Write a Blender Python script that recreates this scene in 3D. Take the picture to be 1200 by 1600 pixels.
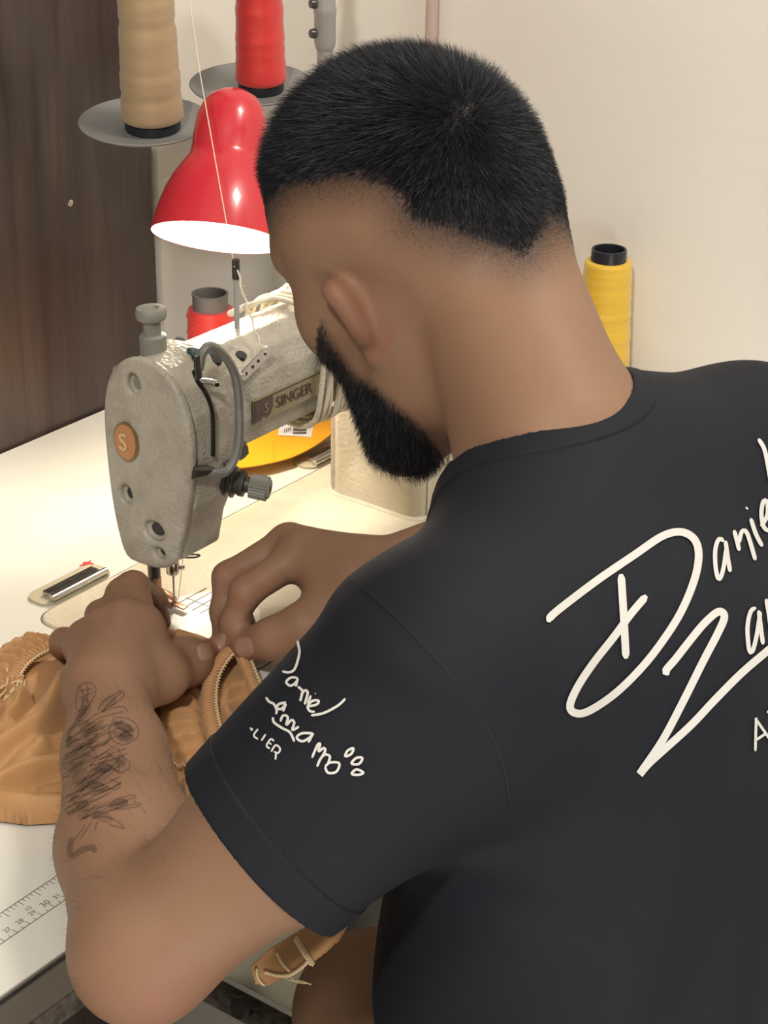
import bpy, bmesh, math, random
import numpy as np
from mathutils import Vector, Matrix, Quaternion
from mathutils.bvhtree import BVHTree

for o in list(bpy.data.objects): bpy.data.objects.remove(o)
SC = bpy.context.scene
COL = SC.collection
R = math.radians
random.seed(7); RNG = np.random.default_rng(7)

# ------------------------------------------------------------------ camera
CAM_F = 2918.0                                   # focal length in pixels of a 1200 x 1600 frame
CAM_P = np.array([-.926, -.872, .693])
YAW, PIT, ROLL = R(36.026), R(25.657), R(.978)
FW = np.array([math.cos(YAW)*math.cos(PIT), math.sin(YAW)*math.cos(PIT), -math.sin(PIT)])
_rt = np.array([math.sin(YAW), -math.cos(YAW), 0.]); _up = np.cross(_rt, FW)
RT = _rt*math.cos(ROLL)+_up*math.sin(ROLL); UP = -_rt*math.sin(ROLL)+_up*math.cos(ROLL)
cam = bpy.data.cameras.new('camera'); camo = bpy.data.objects.new('camera', cam); COL.objects.link(camo)
cam.sensor_fit = 'VERTICAL'; cam.sensor_height = 36.0; cam.lens = CAM_F/1600*36.0
cam.clip_start = .05; cam.clip_end = 50
mw = Matrix.Identity(4)
for i in range(3):
    mw[i][0] = RT[i]; mw[i][1] = UP[i]; mw[i][2] = -FW[i]; mw[i][3] = CAM_P[i]
camo.matrix_world = mw
SC.camera = camo
cam.dof.use_dof = False

# ------------------------------------------------------------------ light and exposure
W = bpy.data.worlds.new('world'); SC.world = W; W.use_nodes = True
bg = W.node_tree.nodes['Background']; bg.inputs[0].default_value = (1.0, .95, .88, 1); bg.inputs[1].default_value = .30
vs = SC.view_settings
vs.view_transform = 'Standard'; vs.look = 'None'; vs.exposure = 0.0; vs.gamma = 1.0; vs.use_curve_mapping = False
def area_light(name, loc, target, size, power, color, sy=None):
    l = bpy.data.lights.new(name, 'AREA'); l.energy = power; l.color = color; l.size = size
    if sy: l.shape = 'RECTANGLE'; l.size_y = sy
    o = bpy.data.objects.new(name, l); COL.objects.link(o); o.location = loc
    d = Vector(target)-Vector(loc); o.rotation_euler = d.to_track_quat('-Z', 'Y').to_euler()
    return o
area_light('room_lamp_light', (-1.55, -.92, 1.68), (.3, -.1, .05), .13, 27, (1.0, .95, .87))
area_light('ceiling_lamp_light', (.38, -.85, 1.80), (.2, -.1, .0), .35, 14, (1.0, .95, .87))

area_light('under_table_fill', (-1.4, -1.9, -.25), (.1, -.1, -.42), .6, 17, (1.0, .95, .88))  # added fill aimed low to brighten the space under the table; no real doorway

# ------------------------------------------------------------------ helpers
def at(px, py, z=None, Z=None, x=None, y=None):
    """world point seen at a pixel of the photograph, on a given height, depth or plane"""
    r = FW+RT*(px-600)/CAM_F-UP*(py-800)/CAM_F
    if Z is not None: s = Z
    elif z is not None: s = (z-CAM_P[2])/r[2]
    elif x is not None: s = (x-CAM_P[0])/r[0]
    else: s = (y-CAM_P[1])/r[1]
    return CAM_P+r*s
def to_px(P):
    d = np.asarray(P, float)-CAM_P; z = d@FW
    return np.stack([600+CAM_F*(d@RT)/z, 800-CAM_F*(d@UP)/z], -1)

def mat(name, col, rough=.5, metal=0., spec=.5, noise=None, bump=None, trans=0., sheen=0., coat=0., emit=None, sss=None):
    """noise=(scale, amount, colour2); bump=(scale, strength, detail)"""
    m = bpy.data.materials.new(name); m.use_nodes = True
    nt = m.node_tree; b = nt.nodes['Principled BSDF']
    b.inputs['Base Color'].default_value = (*col, 1); b.inputs['Roughness'].default_value = rough
    b.inputs['Metallic'].default_value = metal; b.inputs['Specular IOR Level'].default_value = spec
    if trans: b.inputs['Transmission Weight'].default_value = trans
    if sheen: b.inputs['Sheen Weight'].default_value = sheen
    if coat: b.inputs['Coat Weight'].default_value = coat
    if emit: b.inputs['Emission Color'].default_value = (*emit[0], 1); b.inputs['Emission Strength'].default_value = emit[1]
    if sss: b.inputs['Subsurface Weight'].default_value = sss[0]; b.inputs['Subsurface Radius'].default_value = sss[1]; b.inputs['Subsurface Scale'].default_value = sss[2]
    if noise or bump:
        tc = nt.nodes.new('ShaderNodeTexCoord')
    if noise:
        n = nt.nodes.new('ShaderNodeTexNoise'); n.inputs['Scale'].default_value = noise[0]; n.inputs['Detail'].default_value = 6; n.inputs['Roughness'].default_value = .65
        nt.links.new(tc.outputs['Object'], n.inputs['Vector'])
        r = nt.nodes.new('ShaderNodeMapRange'); r.inputs[1].default_value = .35; r.inputs[2].default_value = .7; r.inputs[4].default_value = noise[1]
        nt.links.new(n.outputs['Fac'], r.inputs[0])
        x = nt.nodes.new('ShaderNodeMixRGB'); x.inputs[1].default_value = (*col, 1); x.inputs[2].default_value = (*noise[2], 1)
        nt.links.new(r.outputs[0], x.inputs[0]); nt.links.new(x.outputs[0], b.inputs['Base Color'])
    if bump:
        n = nt.nodes.new('ShaderNodeTexNoise'); n.inputs['Scale'].default_value = bump[0]; n.inputs['Detail'].default_value = bump[2] if len(bump) > 2 else 3
        nt.links.new(tc.outputs['Object'], n.inputs['Vector'])
        bp = nt.nodes.new('ShaderNodeBump'); bp.inputs['Strength'].default_value = bump[1]; bp.inputs['Distance'].default_value = .002
        nt.links.new(n.outputs['Fac'], bp.inputs['Height']); nt.links.new(bp.outputs[0], b.inputs['Normal'])
    return m

def empty(name, label, cat, loc=(0, 0, 0), group=None):
    o = bpy.data.objects.new(name, None); COL.objects.link(o); o.location = loc; o.empty_display_size = .02
    o['label'] = label; o['category'] = cat
    if group: o['group'] = group
    return o
def tag(o, label, cat, group=None, kind=None):
    o['label'] = label; o['category'] = cat
    if group: o['group'] = group
    if kind: o['kind'] = kind
    return o
def link_mesh(name, me, m, parent=None, smooth=True, label=None):
    o = bpy.data.objects.new(name, me); COL.objects.link(o)
    if m is not None: me.materials.append(m)
    if smooth:
        me.polygons.foreach_set('use_smooth', np.ones(len(me.polygons), bool)); me.update()
    if parent is not None:
        o.parent = parent
        if parent.type == 'EMPTY' or parent.parent is None or True:
            base = parent; off = Vector((0, 0, 0))
            while base is not None: off += base.location; base = base.parent
            me.transform(Matrix.Translation(-off))      # all geometry is written in world coordinates
    if label: o['label'] = label
    return o
def from_py(name, v, f, m, parent=None, smooth=True, label=None):
    me = bpy.data.meshes.new(name); me.from_pydata([tuple(map(float, p)) for p in v], [], [tuple(map(int, q)) for q in f]); me.update()
    return link_mesh(name, me, m, parent, smooth, label)
def sharp(o, ang=35):
    me = o.data
    bm = bmesh.new(); bm.from_mesh(me)
    for e in bm.edges:
        if len(e.link_faces) == 2 and e.calc_face_angle(0) > R(ang): e.smooth = False
    bm.to_mesh(me); bm.free(); return o

class MB:
    """collects simple shapes in world coordinates into one mesh"""
    def __init__(s): s.v = []; s.f = []
    def add(s, v, f):
        b = len(s.v); s.v += [tuple(map(float, p)) for p in v]; s.f += [tuple(int(i)+b for i in q) for q in f]; return s
    def box(s, a, b, rot=None, bev=0.0):
        a = np.array(a, float); b = np.array(b, float); c = (a+b)/2; h = (b-a)/2
        bm = bmesh.new(); bmesh.ops.create_cube(bm, size=2)
        for v in bm.verts: v.co = Vector((v.co.x*h[0], v.co.y*h[1], v.co.z*h[2]))
        if bev: bmesh.ops.bevel(bm, geom=bm.edges[:], offset=bev, segments=3, profile=.5, affect='EDGES')
        if rot is not None: bmesh.ops.transform(bm, matrix=rot.to_4x4(), verts=bm.verts)
        bm.verts.index_update()
        s.add([np.array(v.co)+c for v in bm.verts], [[v.index for v in f.verts] for f in bm.faces]); bm.free(); return s
    def tube(s, pts, r, n=10, cap=True):
        pts = [np.array(p, float) for p in pts]; m = len(pts)
        rr = r if hasattr(r, '__len__') else [r]*m
        t0 = None; rings = []
        for i in range(m):
            t = pts[min(i+1, m-1)]-pts[max(i-1, 0)]; t = t/(np.linalg.norm(t)+1e-12)
            if t0 is None:
                a = np.array([0, 0, 1.]) if abs(t[2]) < .9 else np.array([1., 0, 0])
                u = np.cross(t, a)
            else: u = u-t*(u@t)
            u = u/np.linalg.norm(u); w = np.cross(t, u); t0 = t
            rings.append([pts[i]+rr[i]*(u*math.cos(2*math.pi*k/n)+w*math.sin(2*math.pi*k/n)) for k in range(n)])
        v = [p for q in rings for p in q]; f = []
        for i in range(m-1):
            for k in range(n):
                f.append((i*n+k, i*n+(k+1) % n, (i+1)*n+(k+1) % n, (i+1)*n+k))
        if cap: f.append(tuple(range(n))[::-1]); f.append(tuple(range((m-1)*n, m*n)))
        return s.add(v, f)
    def lathe(s, prof, c, axis=(0, 0, 1), n=40, ref=None):
        """prof: (radius, height) pairs along axis from c; closed at ends where radius is 0"""
        ax = np.array(axis, float); ax /= np.linalg.norm(ax); c = np.array(c, float)
        a = np.array([1., 0, 0]) if abs(ax[0]) < .9 else np.array([0, 1., 0])
        u = np.cross(ax, a); u /= np.linalg.norm(u); w = np.cross(ax, u)
        v = []; f = []; idx = []
        for r_, h in prof:
            if r_ < 1e-7: idx.append([len(v)]); v.append(c+ax*h)
            else:
                idx.append(list(range(len(v), len(v)+n)))
                v += [c+ax*h+r_*(u*math.cos(2*math.pi*k/n)+w*math.sin(2*math.pi*k/n)) for k in range(n)]
        for A, B in zip(idx[:-1], idx[1:]):
            for k in range(n):
                k2 = (k+1) % n
                if len(A) == 1 and len(B) == 1: continue
                if len(A) == 1: f.append((A[0], B[k2], B[k]))
                elif len(B) == 1: f.append((A[k], A[k2], B[0]))
                else: f.append((A[k], A[k2], B[k2], B[k]))
        return s.add(v, f)
    def prism(s, poly, fn, t0, t1):
        """poly: 2-D outline; fn(a, b, t) -> world; extruded t0..t1"""
        n = len(poly); v = [fn(a, b, t0) for a, b in poly]+[fn(a, b, t1) for a, b in poly]
        f = [tuple(range(n))[::-1], tuple(range(n, 2*n))]+[(i, (i+1) % n, n+(i+1) % n, n+i) for i in range(n)]
        return s.add(v, f)
    def build(s, name, m, parent=None, smooth=True, label=None, ang=35, fix=True):
        me = bpy.data.meshes.new(name); me.from_pydata(s.v, [], s.f); me.update()
        if fix:
            bm = bmesh.new(); bm.from_mesh(me); bmesh.ops.recalc_face_normals(bm, faces=bm.faces); bm.to_mesh(me); bm.free()
        o = link_mesh(name, me, m, parent, smooth, label)
        if smooth: sharp(o, ang)
        return o

def cr(pts, n=8, closed=False):
    """Catmull-Rom through points"""
    P = [np.array(p, float) for p in pts]; out = []
    m = len(P)
    for i in range(m if closed else m-1):
        if closed: a, b, c, d = P[(i-1) % m], P[i], P[(i+1) % m], P[(i+2) % m]
        else: a, b, c, d = P[max(i-1, 0)], P[i], P[i+1], P[min(i+2, m-1)]
        for k in range(n):
            t = k/n
            out.append(.5*((2*b)+(-a+c)*t+(2*a-5*b+4*c-d)*t*t+(-a+3*b-3*c+d)*t**3))
    if not closed: out.append(P[-1])
    return out

# ------------------------------------------------------------------ distance-field modelling
def V3(*p): return np.array(p, float)
def cone(a, b, r1, r2, k=.012, op='u', flat=None):
    """round cone; flat=(direction, factor): squeezed along a direction"""
    a = np.array(a, float); b = np.array(b, float); ba = b-a; L2 = max(ba@ba, 1e-12)
    if flat is not None: fd = np.array(flat[0], float); fd /= np.linalg.norm(fd); fs = flat[1]
    def f(P):
        q = P-a; t = np.clip(q@ba/L2, 0, 1)
        e = q-t[:, None]*ba
        if flat is None: d = np.sqrt((e*e).sum(1))
        else:
            h = e@fd; s2 = (e*e).sum(1)+h*h*(1/fs**2-1); d = np.sqrt(np.maximum(s2, 0))
            rr = (r1+(r2-r1)*t); return (d-rr)*(fs+(1-fs)*np.clip(1-np.abs(h)/(np.sqrt((e*e).sum(1))+1e-9), 0, 1))
        return d-(r1+(r2-r1)*t)
    return dict(f=f, c=(a+b)/2, r=np.sqrt(L2)/2+max(r1, r2), k=k, op=op)
def ell(c, r, M=None, k=.012, op='u'):
    c = np.array(c, float); r = np.array(r, float); M = np.eye(3) if M is None else np.array(M, float)   # rows of M = local axes
    def f(P):
        q = (P-c)@M.T
        k0 = np.sqrt(((q/r)**2).sum(1)); k1 = np.sqrt(((q/(r*r))**2).sum(1))+1e-9
        return k0*(k0-1)/k1
    return dict(f=f, c=c, r=r.max(), k=k, op=op)
def rbox(c, h, rad, M=None, k=.005, op='u'):
    c = np.array(c, float); h = np.array(h, float)-rad; M = np.eye(3) if M is None else np.array(M, float)
    def f(P):
        q = np.abs((P-c)@M.T)-h
        return np.sqrt((np.maximum(q, 0)**2).sum(1))+np.minimum(q.max(1), 0)-rad
    return dict(f=f, c=c, r=np.linalg.norm(h)+rad, k=k, op=op)
def polyext(poly, ax, lo, hi, rad, k=.004, op='u'):
    """polygon in the two other axes (in order) extruded along axis ax, rounded"""
    poly = np.array(poly, float); o = [i for i in range(3) if i != ax]
    A = poly; B = np.roll(poly, -1, 0)
    def f(P):
        p = P[:, o]; d = np.full(len(p), 1e9); s = np.ones(len(p))
        for a, b in zip(A, B):
            e = b-a; w = p-a
            t = np.clip(w@e/(e@e), 0, 1); q = w-t[:, None]*e
            d = np.minimum(d, (q*q).sum(1))
            c1 = p[:, 1] >= a[1]; c2 = p[:, 1] < b[1]; c3 = e[0]*w[:, 1] > e[1]*w[:, 0]
            s = np.where((c1 & c2 & c3) | (~c1 & ~c2 & ~c3), -s, s)
        d2 = s*np.sqrt(d)+rad; dz = np.abs(P[:, ax]-(lo+hi)/2)-(hi-lo)/2+rad
        return np.minimum(np.maximum(d2, dz), 0)+np.sqrt(np.maximum(d2, 0)**2+np.maximum(dz, 0)**2)-rad
    c = np.zeros(3); c[o] = (poly.min(0)+poly.max(0))/2; c[ax] = (lo+hi)/2
    ext = (poly.max(0)-poly.min(0))/2
    return dict(f=f, c=c, r=math.sqrt(ext@ext+((hi-lo)/2)**2), k=k, op=op)
def plane(p, n, k=.003, op='i'):
    """keeps the side the normal points away from"""
    p = np.array(p, float); n = np.array(n, float); n /= np.linalg.norm(n)
    return dict(f=lambda P: (P-p)@n, c=p, r=1e3, k=k, op=op)
def smin(a, b, k):
    h = np.maximum(k-np.abs(a-b), 0)/k
    return np.minimum(a, b)-h*h*k*.25
def field(prims, P, bc=None, br=None, far=.085):
    d = np.full(len(P), 10.0)
    for p in prims:
        if bc is not None and np.linalg.norm(p['c']-bc)-p['r'] > br+far and p['op'] != 'i': continue
        e = p['f'](P)
        if p['op'] == 'u': d = smin(d, e, p['k'])
        elif p['op'] == 's': d = -smin(-d, e, p['k'])
        elif p['op'] == 'i': d = -smin(-d, -e, p['k'])
    return d
def sdf_mesh(fun, lo, hi, h, N=16, slack=.02):
    """sparse naive surface nets of fun(P, block centre, block radius) over a box"""
    lo = np.array(lo, float); nb = np.ceil((np.array(hi)-lo)/(h*N)).astype(int)
    g = np.stack(np.meshgrid(*[np.arange(n) for n in nb], indexing='ij'), -1).reshape(-1, 3)
    cen = lo+(g+.5)*h*N; br = h*N*.5*math.sqrt(3)
    dc = fun(cen, None, None)
    g = g[np.abs(dc) < br+slack]
    dim = nb*N+3
    key = lambda c: ((c[..., 0]+1)*dim[1]+(c[..., 1]+1))*dim[2]+(c[..., 2]+1)
    ii = np.stack(np.meshgrid(*[np.arange(N+1)]*3, indexing='ij'), -1).reshape(-1, 3)
    corners = [(a, b, c) for a in (0, 1) for b in (0, 1) for c in (0, 1)]
    keys = []; verts = []; quads = []
    for b in g:
        o = b*N; P = lo+(o+ii)*h
        d = fun(P, lo+(b+.5)*h*N, br)
        if d.min() > 0 or d.max() < 0: continue
        D = d.reshape(N+1, N+1, N+1); S = D < 0
        cs = sum(S[a:N+a, c:N+c, e:N+e].astype(np.int8) for a, c, e in corners)
        act = np.argwhere((cs > 0) & (cs < 8))
        if len(act):
            acc = np.zeros((len(act), 3)); cnt = np.zeros(len(act))
            for A in corners:
                for ax in range(3):
                    if A[ax]: continue
                    B = list(A); B[ax] = 1
                    da = D[act[:, 0]+A[0], act[:, 1]+A[1], act[:, 2]+A[2]]; db = D[act[:, 0]+B[0], act[:, 1]+B[1], act[:, 2]+B[2]]
                    m = (da < 0) != (db < 0)
                    t = np.where(m, da/np.where(m, da-db, 1), 0)
                    p = np.tile(np.array(A, float), (len(act), 1)); p[:, ax] += t
                    acc += p*m[:, None]; cnt += m
            verts.append(lo+(o+act+acc/cnt[:, None])*h); keys.append(key(o+act))
        for ax in range(3):
            u, w = [(1, 2), (2, 0), (0, 1)][ax]
            sl0 = [slice(0, N)]*3; sl1 = [slice(0, N)]*3; sl1[ax] = slice(1, N+1)
            a = S[tuple(sl0)]; c = S[tuple(sl1)]
            e = np.argwhere(a != c)
            if not len(e): continue
            fl = a[e[:, 0], e[:, 1], e[:, 2]]
            base = o+e; du = np.zeros(3, int); du[u] = 1; dw = np.zeros(3, int); dw[w] = 1
            q = np.stack([key(base-du-dw), key(base-dw), key(base), key(base-du)], 1)
            q[~fl] = q[~fl][:, ::-1]
            quads.append(q)
    keys = np.concatenate(keys); verts = np.concatenate(verts); quads = np.concatenate(quads)
    o = np.argsort(keys); ks = keys[o]; verts = verts[o]
    q = np.searchsorted(ks, quads); q = np.clip(q, 0, len(ks)-1)
    ok = (ks[q] == quads).all(1)
    return verts, q[ok]
def taubin(v, q, n=6):
    e = np.unique(np.sort(np.concatenate([q[:, [0, 1]], q[:, [1, 2]], q[:, [2, 3]], q[:, [3, 0]]]), 1), axis=0)
    deg = np.bincount(e.ravel(), minlength=len(v))[:, None].astype(float)
    for _ in range(n):
        for lam in (.5, -.52):
            s = np.zeros_like(v)
            for k in range(3): s[:, k] = np.bincount(e[:, 0], v[e[:, 1], k], len(v))+np.bincount(e[:, 1], v[e[:, 0], k], len(v))
            v = v+lam*(s/np.maximum(deg, 1)-v)
    return v
def np_mesh(name, v, q):
    me = bpy.data.meshes.new(name)
    k = q.shape[1]
    me.vertices.add(len(v)); me.vertices.foreach_set('co', np.ascontiguousarray(v, np.float32).ravel())
    me.loops.add(q.size); me.loops.foreach_set('vertex_index', np.ascontiguousarray(q, np.int32).ravel())
    me.polygons.add(len(q)); me.polygons.foreach_set('loop_start', np.arange(0, q.size, k, dtype=np.int32))
    me.update(calc_edges=True); me.validate()
    return me
def vnormals(v, q):
    n = np.zeros_like(v)
    fn = np.cross(v[q[:, 2]]-v[q[:, 0]], v[q[:, 3 if q.shape[1] > 3 else 1]]-v[q[:, 1 if q.shape[1] > 3 else 0]])
    for k in range(q.shape[1]): np.add.at(n, q[:, k], fn)
    return n/(np.linalg.norm(n, axis=1)[:, None]+1e-12)
def color_attr(me, name, rgb):
    a = me.attributes.new(name, 'FLOAT_COLOR', 'POINT')
    a.data.foreach_set('color', np.concatenate([rgb, np.ones((len(rgb), 1))], 1).astype(np.float32).ravel())
def bvh_of(v, q): return BVHTree.FromPolygons([tuple(p) for p in v], [tuple(map(int, f)) for f in q])
def poly_sd(poly, p):
    """signed distance (inside negative) of points p to a 2-D polygon"""
    poly = np.array(poly, float); d = np.full(len(p), 1e18); s = np.ones(len(p))
    for a, b in zip(poly, np.roll(poly, -1, 0)):
        e = b-a; w = p-a; t = np.clip(w@e/(e@e), 0, 1); q = w-t[:, None]*e
        d = np.minimum(d, (q*q).sum(1))
        c1 = p[:, 1] >= a[1]; c2 = p[:, 1] < b[1]; c3 = e[0]*w[:, 1] > e[1]*w[:, 0]
        s = np.where((c1 & c2 & c3) | (~c1 & ~c2 & ~c3), -s, s)
    return s*np.sqrt(d)
def strokes_on(bvh, lines, width, lift=.0006, step=3.0, smooth=6):
    """ink ribbons laid on a surface: each line is traced on it and follows its curvature"""
    mb = MB()
    for ln in lines:
        w = width
        if isinstance(ln, tuple): ln, w = ln
        P = np.array(cr(ln, smooth)) if len(ln) > 2 else np.array(ln, float)
        seg = np.linalg.norm(np.diff(P, axis=0), axis=1); L = np.concatenate([[0], np.cumsum(seg)])
        n = max(2, int(L[-1]/step)+1); s = np.linspace(0, L[-1], n)
        Q = np.stack([np.interp(s, L, P[:, 0]), np.interp(s, L, P[:, 1])], 1)
        T = np.gradient(Q, axis=0); T /= (np.linalg.norm(T, axis=1)[:, None]+1e-9); Nn = np.stack([-T[:, 1], T[:, 0]], 1)
        run = []
        def flush(run):
            if len(run) > 1:
                mb.add([p for r_ in run for p in r_], [(3*i+j, 3*i+j+1, 3*i+j+4, 3*i+j+3) for i in range(len(run)-1) for j in (0, 1)])
        for i in range(n):
            tp = min(1, .45+min(i, n-1-i)*step/w)
            row = []
            for sgn in (-1, 0, 1):
                x, y = Q[i]+Nn[i]*sgn*w*tp/2
                r = FW+RT*(x-600)/CAM_F-UP*(y-800)/CAM_F
                hit = bvh.ray_cast(Vector(CAM_P), Vector(r/np.linalg.norm(r)))
                if hit[0] is None: break
                row.append(np.array(hit[0])+np.array(hit[1])*lift*(1 if hit[1].dot(Vector(r)) < 0 else -1))
            if len(row) == 3 and (not run or np.linalg.norm(run[-1][1]-row[1]) < .02): run.append(row)
            else: flush(run); run = [row] if len(row) == 3 else []
        flush(run)
    return mb
def text_mesh(name, body, size, M, m, parent=None, ext=.0004, align='LEFT', font=None):
    c = bpy.data.curves.new(name, 'FONT'); c.body = body; c.size = size; c.extrude = ext; c.align_x = align; c.resolution_u = 4
    o = bpy.data.objects.new(name, c); COL.objects.link(o)
    me = bpy.data.meshes.new_from_object(o.evaluated_get(bpy.context.evaluated_depsgraph_get()))
    bpy.data.objects.remove(o); bpy.data.curves.remove(c)
    me.transform(M); me.materials.clear()
    return link_mesh(name, me, m, parent, smooth=False)
def frame(o, x, y):
    """matrix whose local x,y run along the given world directions"""
    x = Vector(x).normalized(); y = Vector(y); z = x.cross(y).normalized(); y = z.cross(x)
    M = Matrix.Identity(4)
    for i in range(3): M[i][0] = x[i]; M[i][1] = y[i]; M[i][2] = z[i]; M[i][3] = o[i]
    return M
# ------------------------------------------------------------------ materials of the place
M_WALL = mat('wall_paint', (.80, .765, .70), .75, bump=(55, .25, 4), noise=(3, .35, (.77, .73, .66)))
M_WHITE = mat('white_laminate', (.77, .755, .69), .32, noise=(9, .25, (.70, .68, .60)), bump=(140, .03))
M_BLACK = mat('black_paint', (.012, .012, .012), .42, noise=(60, .5, (.05, .045, .04)))
M_STEEL = mat('polished_steel', (.62, .60, .57), .22, 1.0, noise=(90, .4, (.42, .40, .37)))
M_DSTEEL = mat('dark_steel', (.10, .095, .09), .33, .8)
M_GREYM = mat('grey_enamel_metal', (.36, .355, .34), .38, noise=(40, .25, (.30, .29, .27)))
M_LGREY = mat('pale_grey_plastic', (.60, .585, .54), .5, noise=(20, .3, (.54, .52, .47)))
WALL_X, WALL_Y, FLOOR_Z = .65, .345, -.76

def wood_mat():
    m = mat('dark_wood_laminate', (.055, .038, .03), .38)
    nt = m.node_tree; b = nt.nodes['Principled BSDF']
    tc = nt.nodes.new('ShaderNodeTexCoord'); mp = nt.nodes.new('ShaderNodeMapping'); mp.inputs['Scale'].default_value = (26, 26, 1.6)
    n = nt.nodes.new('ShaderNodeTexNoise'); n.inputs['Scale'].default_value = 2.2; n.inputs['Detail'].default_value = 8; n.inputs['Roughness'].default_value = .62; n.inputs['Distortion'].default_value = .6
    rp = nt.nodes.new('ShaderNodeValToRGB'); e = rp.color_ramp.elements
    e[0].position = .30; e[0].color = (.027, .019, .017, 1); e[1].position = .70; e[1].color = (.070, .049, .042, 1)
    nt.links.new(tc.outputs['Object'], mp.inputs[0]); nt.links.new(mp.outputs[0], n.inputs['Vector']); nt.links.new(n.outputs['Fac'], rp.inputs[0]); nt.links.new(rp.outputs[0], b.inputs['Base Color'])
    return m
def terrazzo():
    m = mat('speckled_floor', (.5, .47, .41), .55)
    nt = m.node_tree; b = nt.nodes['Principled BSDF']
    tc = nt.nodes.new('ShaderNodeTexCoord'); n = nt.nodes.new('ShaderNodeTexNoise'); n.inputs['Scale'].default_value = 26; n.inputs['Detail'].default_value = 7; n.inputs['Roughness'].default_value = .7
    rp = nt.nodes.new('ShaderNodeValToRGB'); e = rp.color_ramp.elements
    e[0].position = .30; e[0].color = (.22, .18, .14, 1); e[1].position = .40; e[1].color = (.78, .75, .69, 1)
    nt.links.new(tc.outputs['Object'], n.inputs['Vector']); nt.links.new(n.outputs['Fac'], rp.inputs[0]); nt.links.new(rp.outputs[0], b.inputs['Base Color'])
    return m
M_WOOD = wood_mat()
def structure(o): o['kind'] = 'structure'; return o
# ------------------------------------------------------------------ room shell
structure(MB().box((-3.0, -2.6, FLOOR_Z-.05), (WALL_X+.1, WALL_Y+.1, FLOOR_Z)).build('floor', terrazzo(), smooth=False))
structure(MB().box((-3.0, WALL_Y, FLOOR_Z), (WALL_X, WALL_Y+.1, 1.9)).build('wall_back', M_WALL, smooth=False))
structure(MB().box((WALL_X, -2.6, FLOOR_Z), (WALL_X+.1, WALL_Y+.1, 1.9)).build('wall_right', M_WALL, smooth=False))
structure(MB().box((-3.0, -2.6, 1.9), (WALL_X+.1, WALL_Y+.1, 1.95)).build('ceiling', M_WALL, smooth=False))
# pinkish painted conduit running up the right wall
M_PIPE = mat('pinkish_paint', (.50, .38, .34), .6)
_py = at(675, 30, x=WALL_X-.007)[1]
p = MB().tube([(WALL_X-.0072, _py, FLOOR_Z), (WALL_X-.0072, _py, 1.9)], .0066, 14).build('trim_1', M_PIPE); structure(p)

# dark wardrobe side beside the table
wp = empty('wood_panel', 'dark brown wood-grain wardrobe panel behind the table on the left', 'wardrobe', (-.6, .335, FLOOR_Z))
MB().box((-1.6, .3265, FLOOR_Z), (.338, .3445, 1.85), bev=.001).build('panel', M_WOOD, wp, smooth=False)
sp = at(110, 317, y=.3262)
MB().lathe([(0, .0016), (.002, .0014), (.0032, .0006), (.0034, 0), (0, 0)], sp, (0, -1, 0), 18).build('screw_head', M_STEEL, wp)

# white rounded cabinet behind the table
cb = empty('white_cabinet', 'tall off-white cabinet with rounded top corner behind the red lamp', 'cabinet', (.5, .3355, FLOOR_Z))
cv, cq = sdf_mesh(lambda P, a, b: field([rbox((.495, .3335, (.243+FLOOR_Z)/2), (.150, .0105, (.243-FLOOR_Z)/2), .0095)], P), (.32, .31, FLOOR_Z-.01), (.68, .36, .27), .006)
M_CAB = mat('off_white_cabinet', (.46, .445, .41), .42, noise=(6, .3, (.41, .395, .36)))
MB().add(cv, cq).build('body', M_CAB, cb, fix=False)
MB().box((.349, .3225, .205), (.640, .3233, .2065)).build('top_seam', M_LGREY, cb, smooth=False)

# ------------------------------------------------------------------ sewing table with a cut-out for the machine bed
TX0, TX1, TY0, TY1, TT = -.95, .645, -.224, .3225, .030
BX0, BX1, BY0, BY1 = -.0765, .398, -.1085, .0745          # machine bed
def rrect(x0, x1, y0, y1, r, n=6):
    out = []
    for cx, cy, a0 in ((x1-r, y1-r, 0), (x0+r, y1-r, 90), (x0+r, y0+r, 180), (x1-r, y0+r, 270)):
        for k in range(n+1):
            a = R(a0+90*k/n); out.append((cx+r*math.cos(a), cy+r*math.sin(a)))
    return out
tb = empty('sewing_table', 'white laminate sewing table with the machine set into its top', 'table', (0, .05, FLOOR_Z))
def slab_with_hole(outer, inner, z0, z1):
    bm = bmesh.new(); es = []
    for lp in (outer, inner):
        vs_ = [bm.verts.new((x, y, z1)) for x, y in lp]
        es += [bm.edges.new((vs_[i], vs_[(i+1) % len(vs_)])) for i in range(len(vs_))]
    r = bmesh.ops.triangle_fill(bm, edges=es, use_beauty=True)
    fs = [g for g in r['geom'] if isinstance(g, bmesh.types.BMFace)]
    e = bmesh.ops.extrude_face_region(bm, geom=fs)
    for g in e['geom']:
        if isinstance(g, bmesh.types.BMVert): g.co.z = z0
    bmesh.ops.recalc_face_normals(bm, faces=bm.faces)
    me = bpy.data.meshes.new('tabletop'); bm.to_mesh(me); bm.free(); return me
G = .0016
link_mesh('tabletop', slab_with_hole([(TX0, TY0), (TX1, TY0), (TX1, TY1), (TX0, TY1)], rrect(BX0-G, BX1+G, BY0-G, BY1+G, .019), -TT, 0), M_WHITE, tb, False)
M_EDGE = mat('brown_grey_edge', (.125, .108, .085), .30, noise=(14, .4, (.095, .08, .062)))
MB().box((TX0, TY0-.0022, -TT), (TX1, TY0-.0002, -.0015)).build('edge_band', M_EDGE, tb, smooth=False, label='glossy brown-grey band along the front edge')
MB().box((TX0, TY0-.003, -.0035), (TX1, TY0-.0021, -.0012)).build('edge_line', M_BLACK, tb, smooth=False, label='dark line under the white top')
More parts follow.
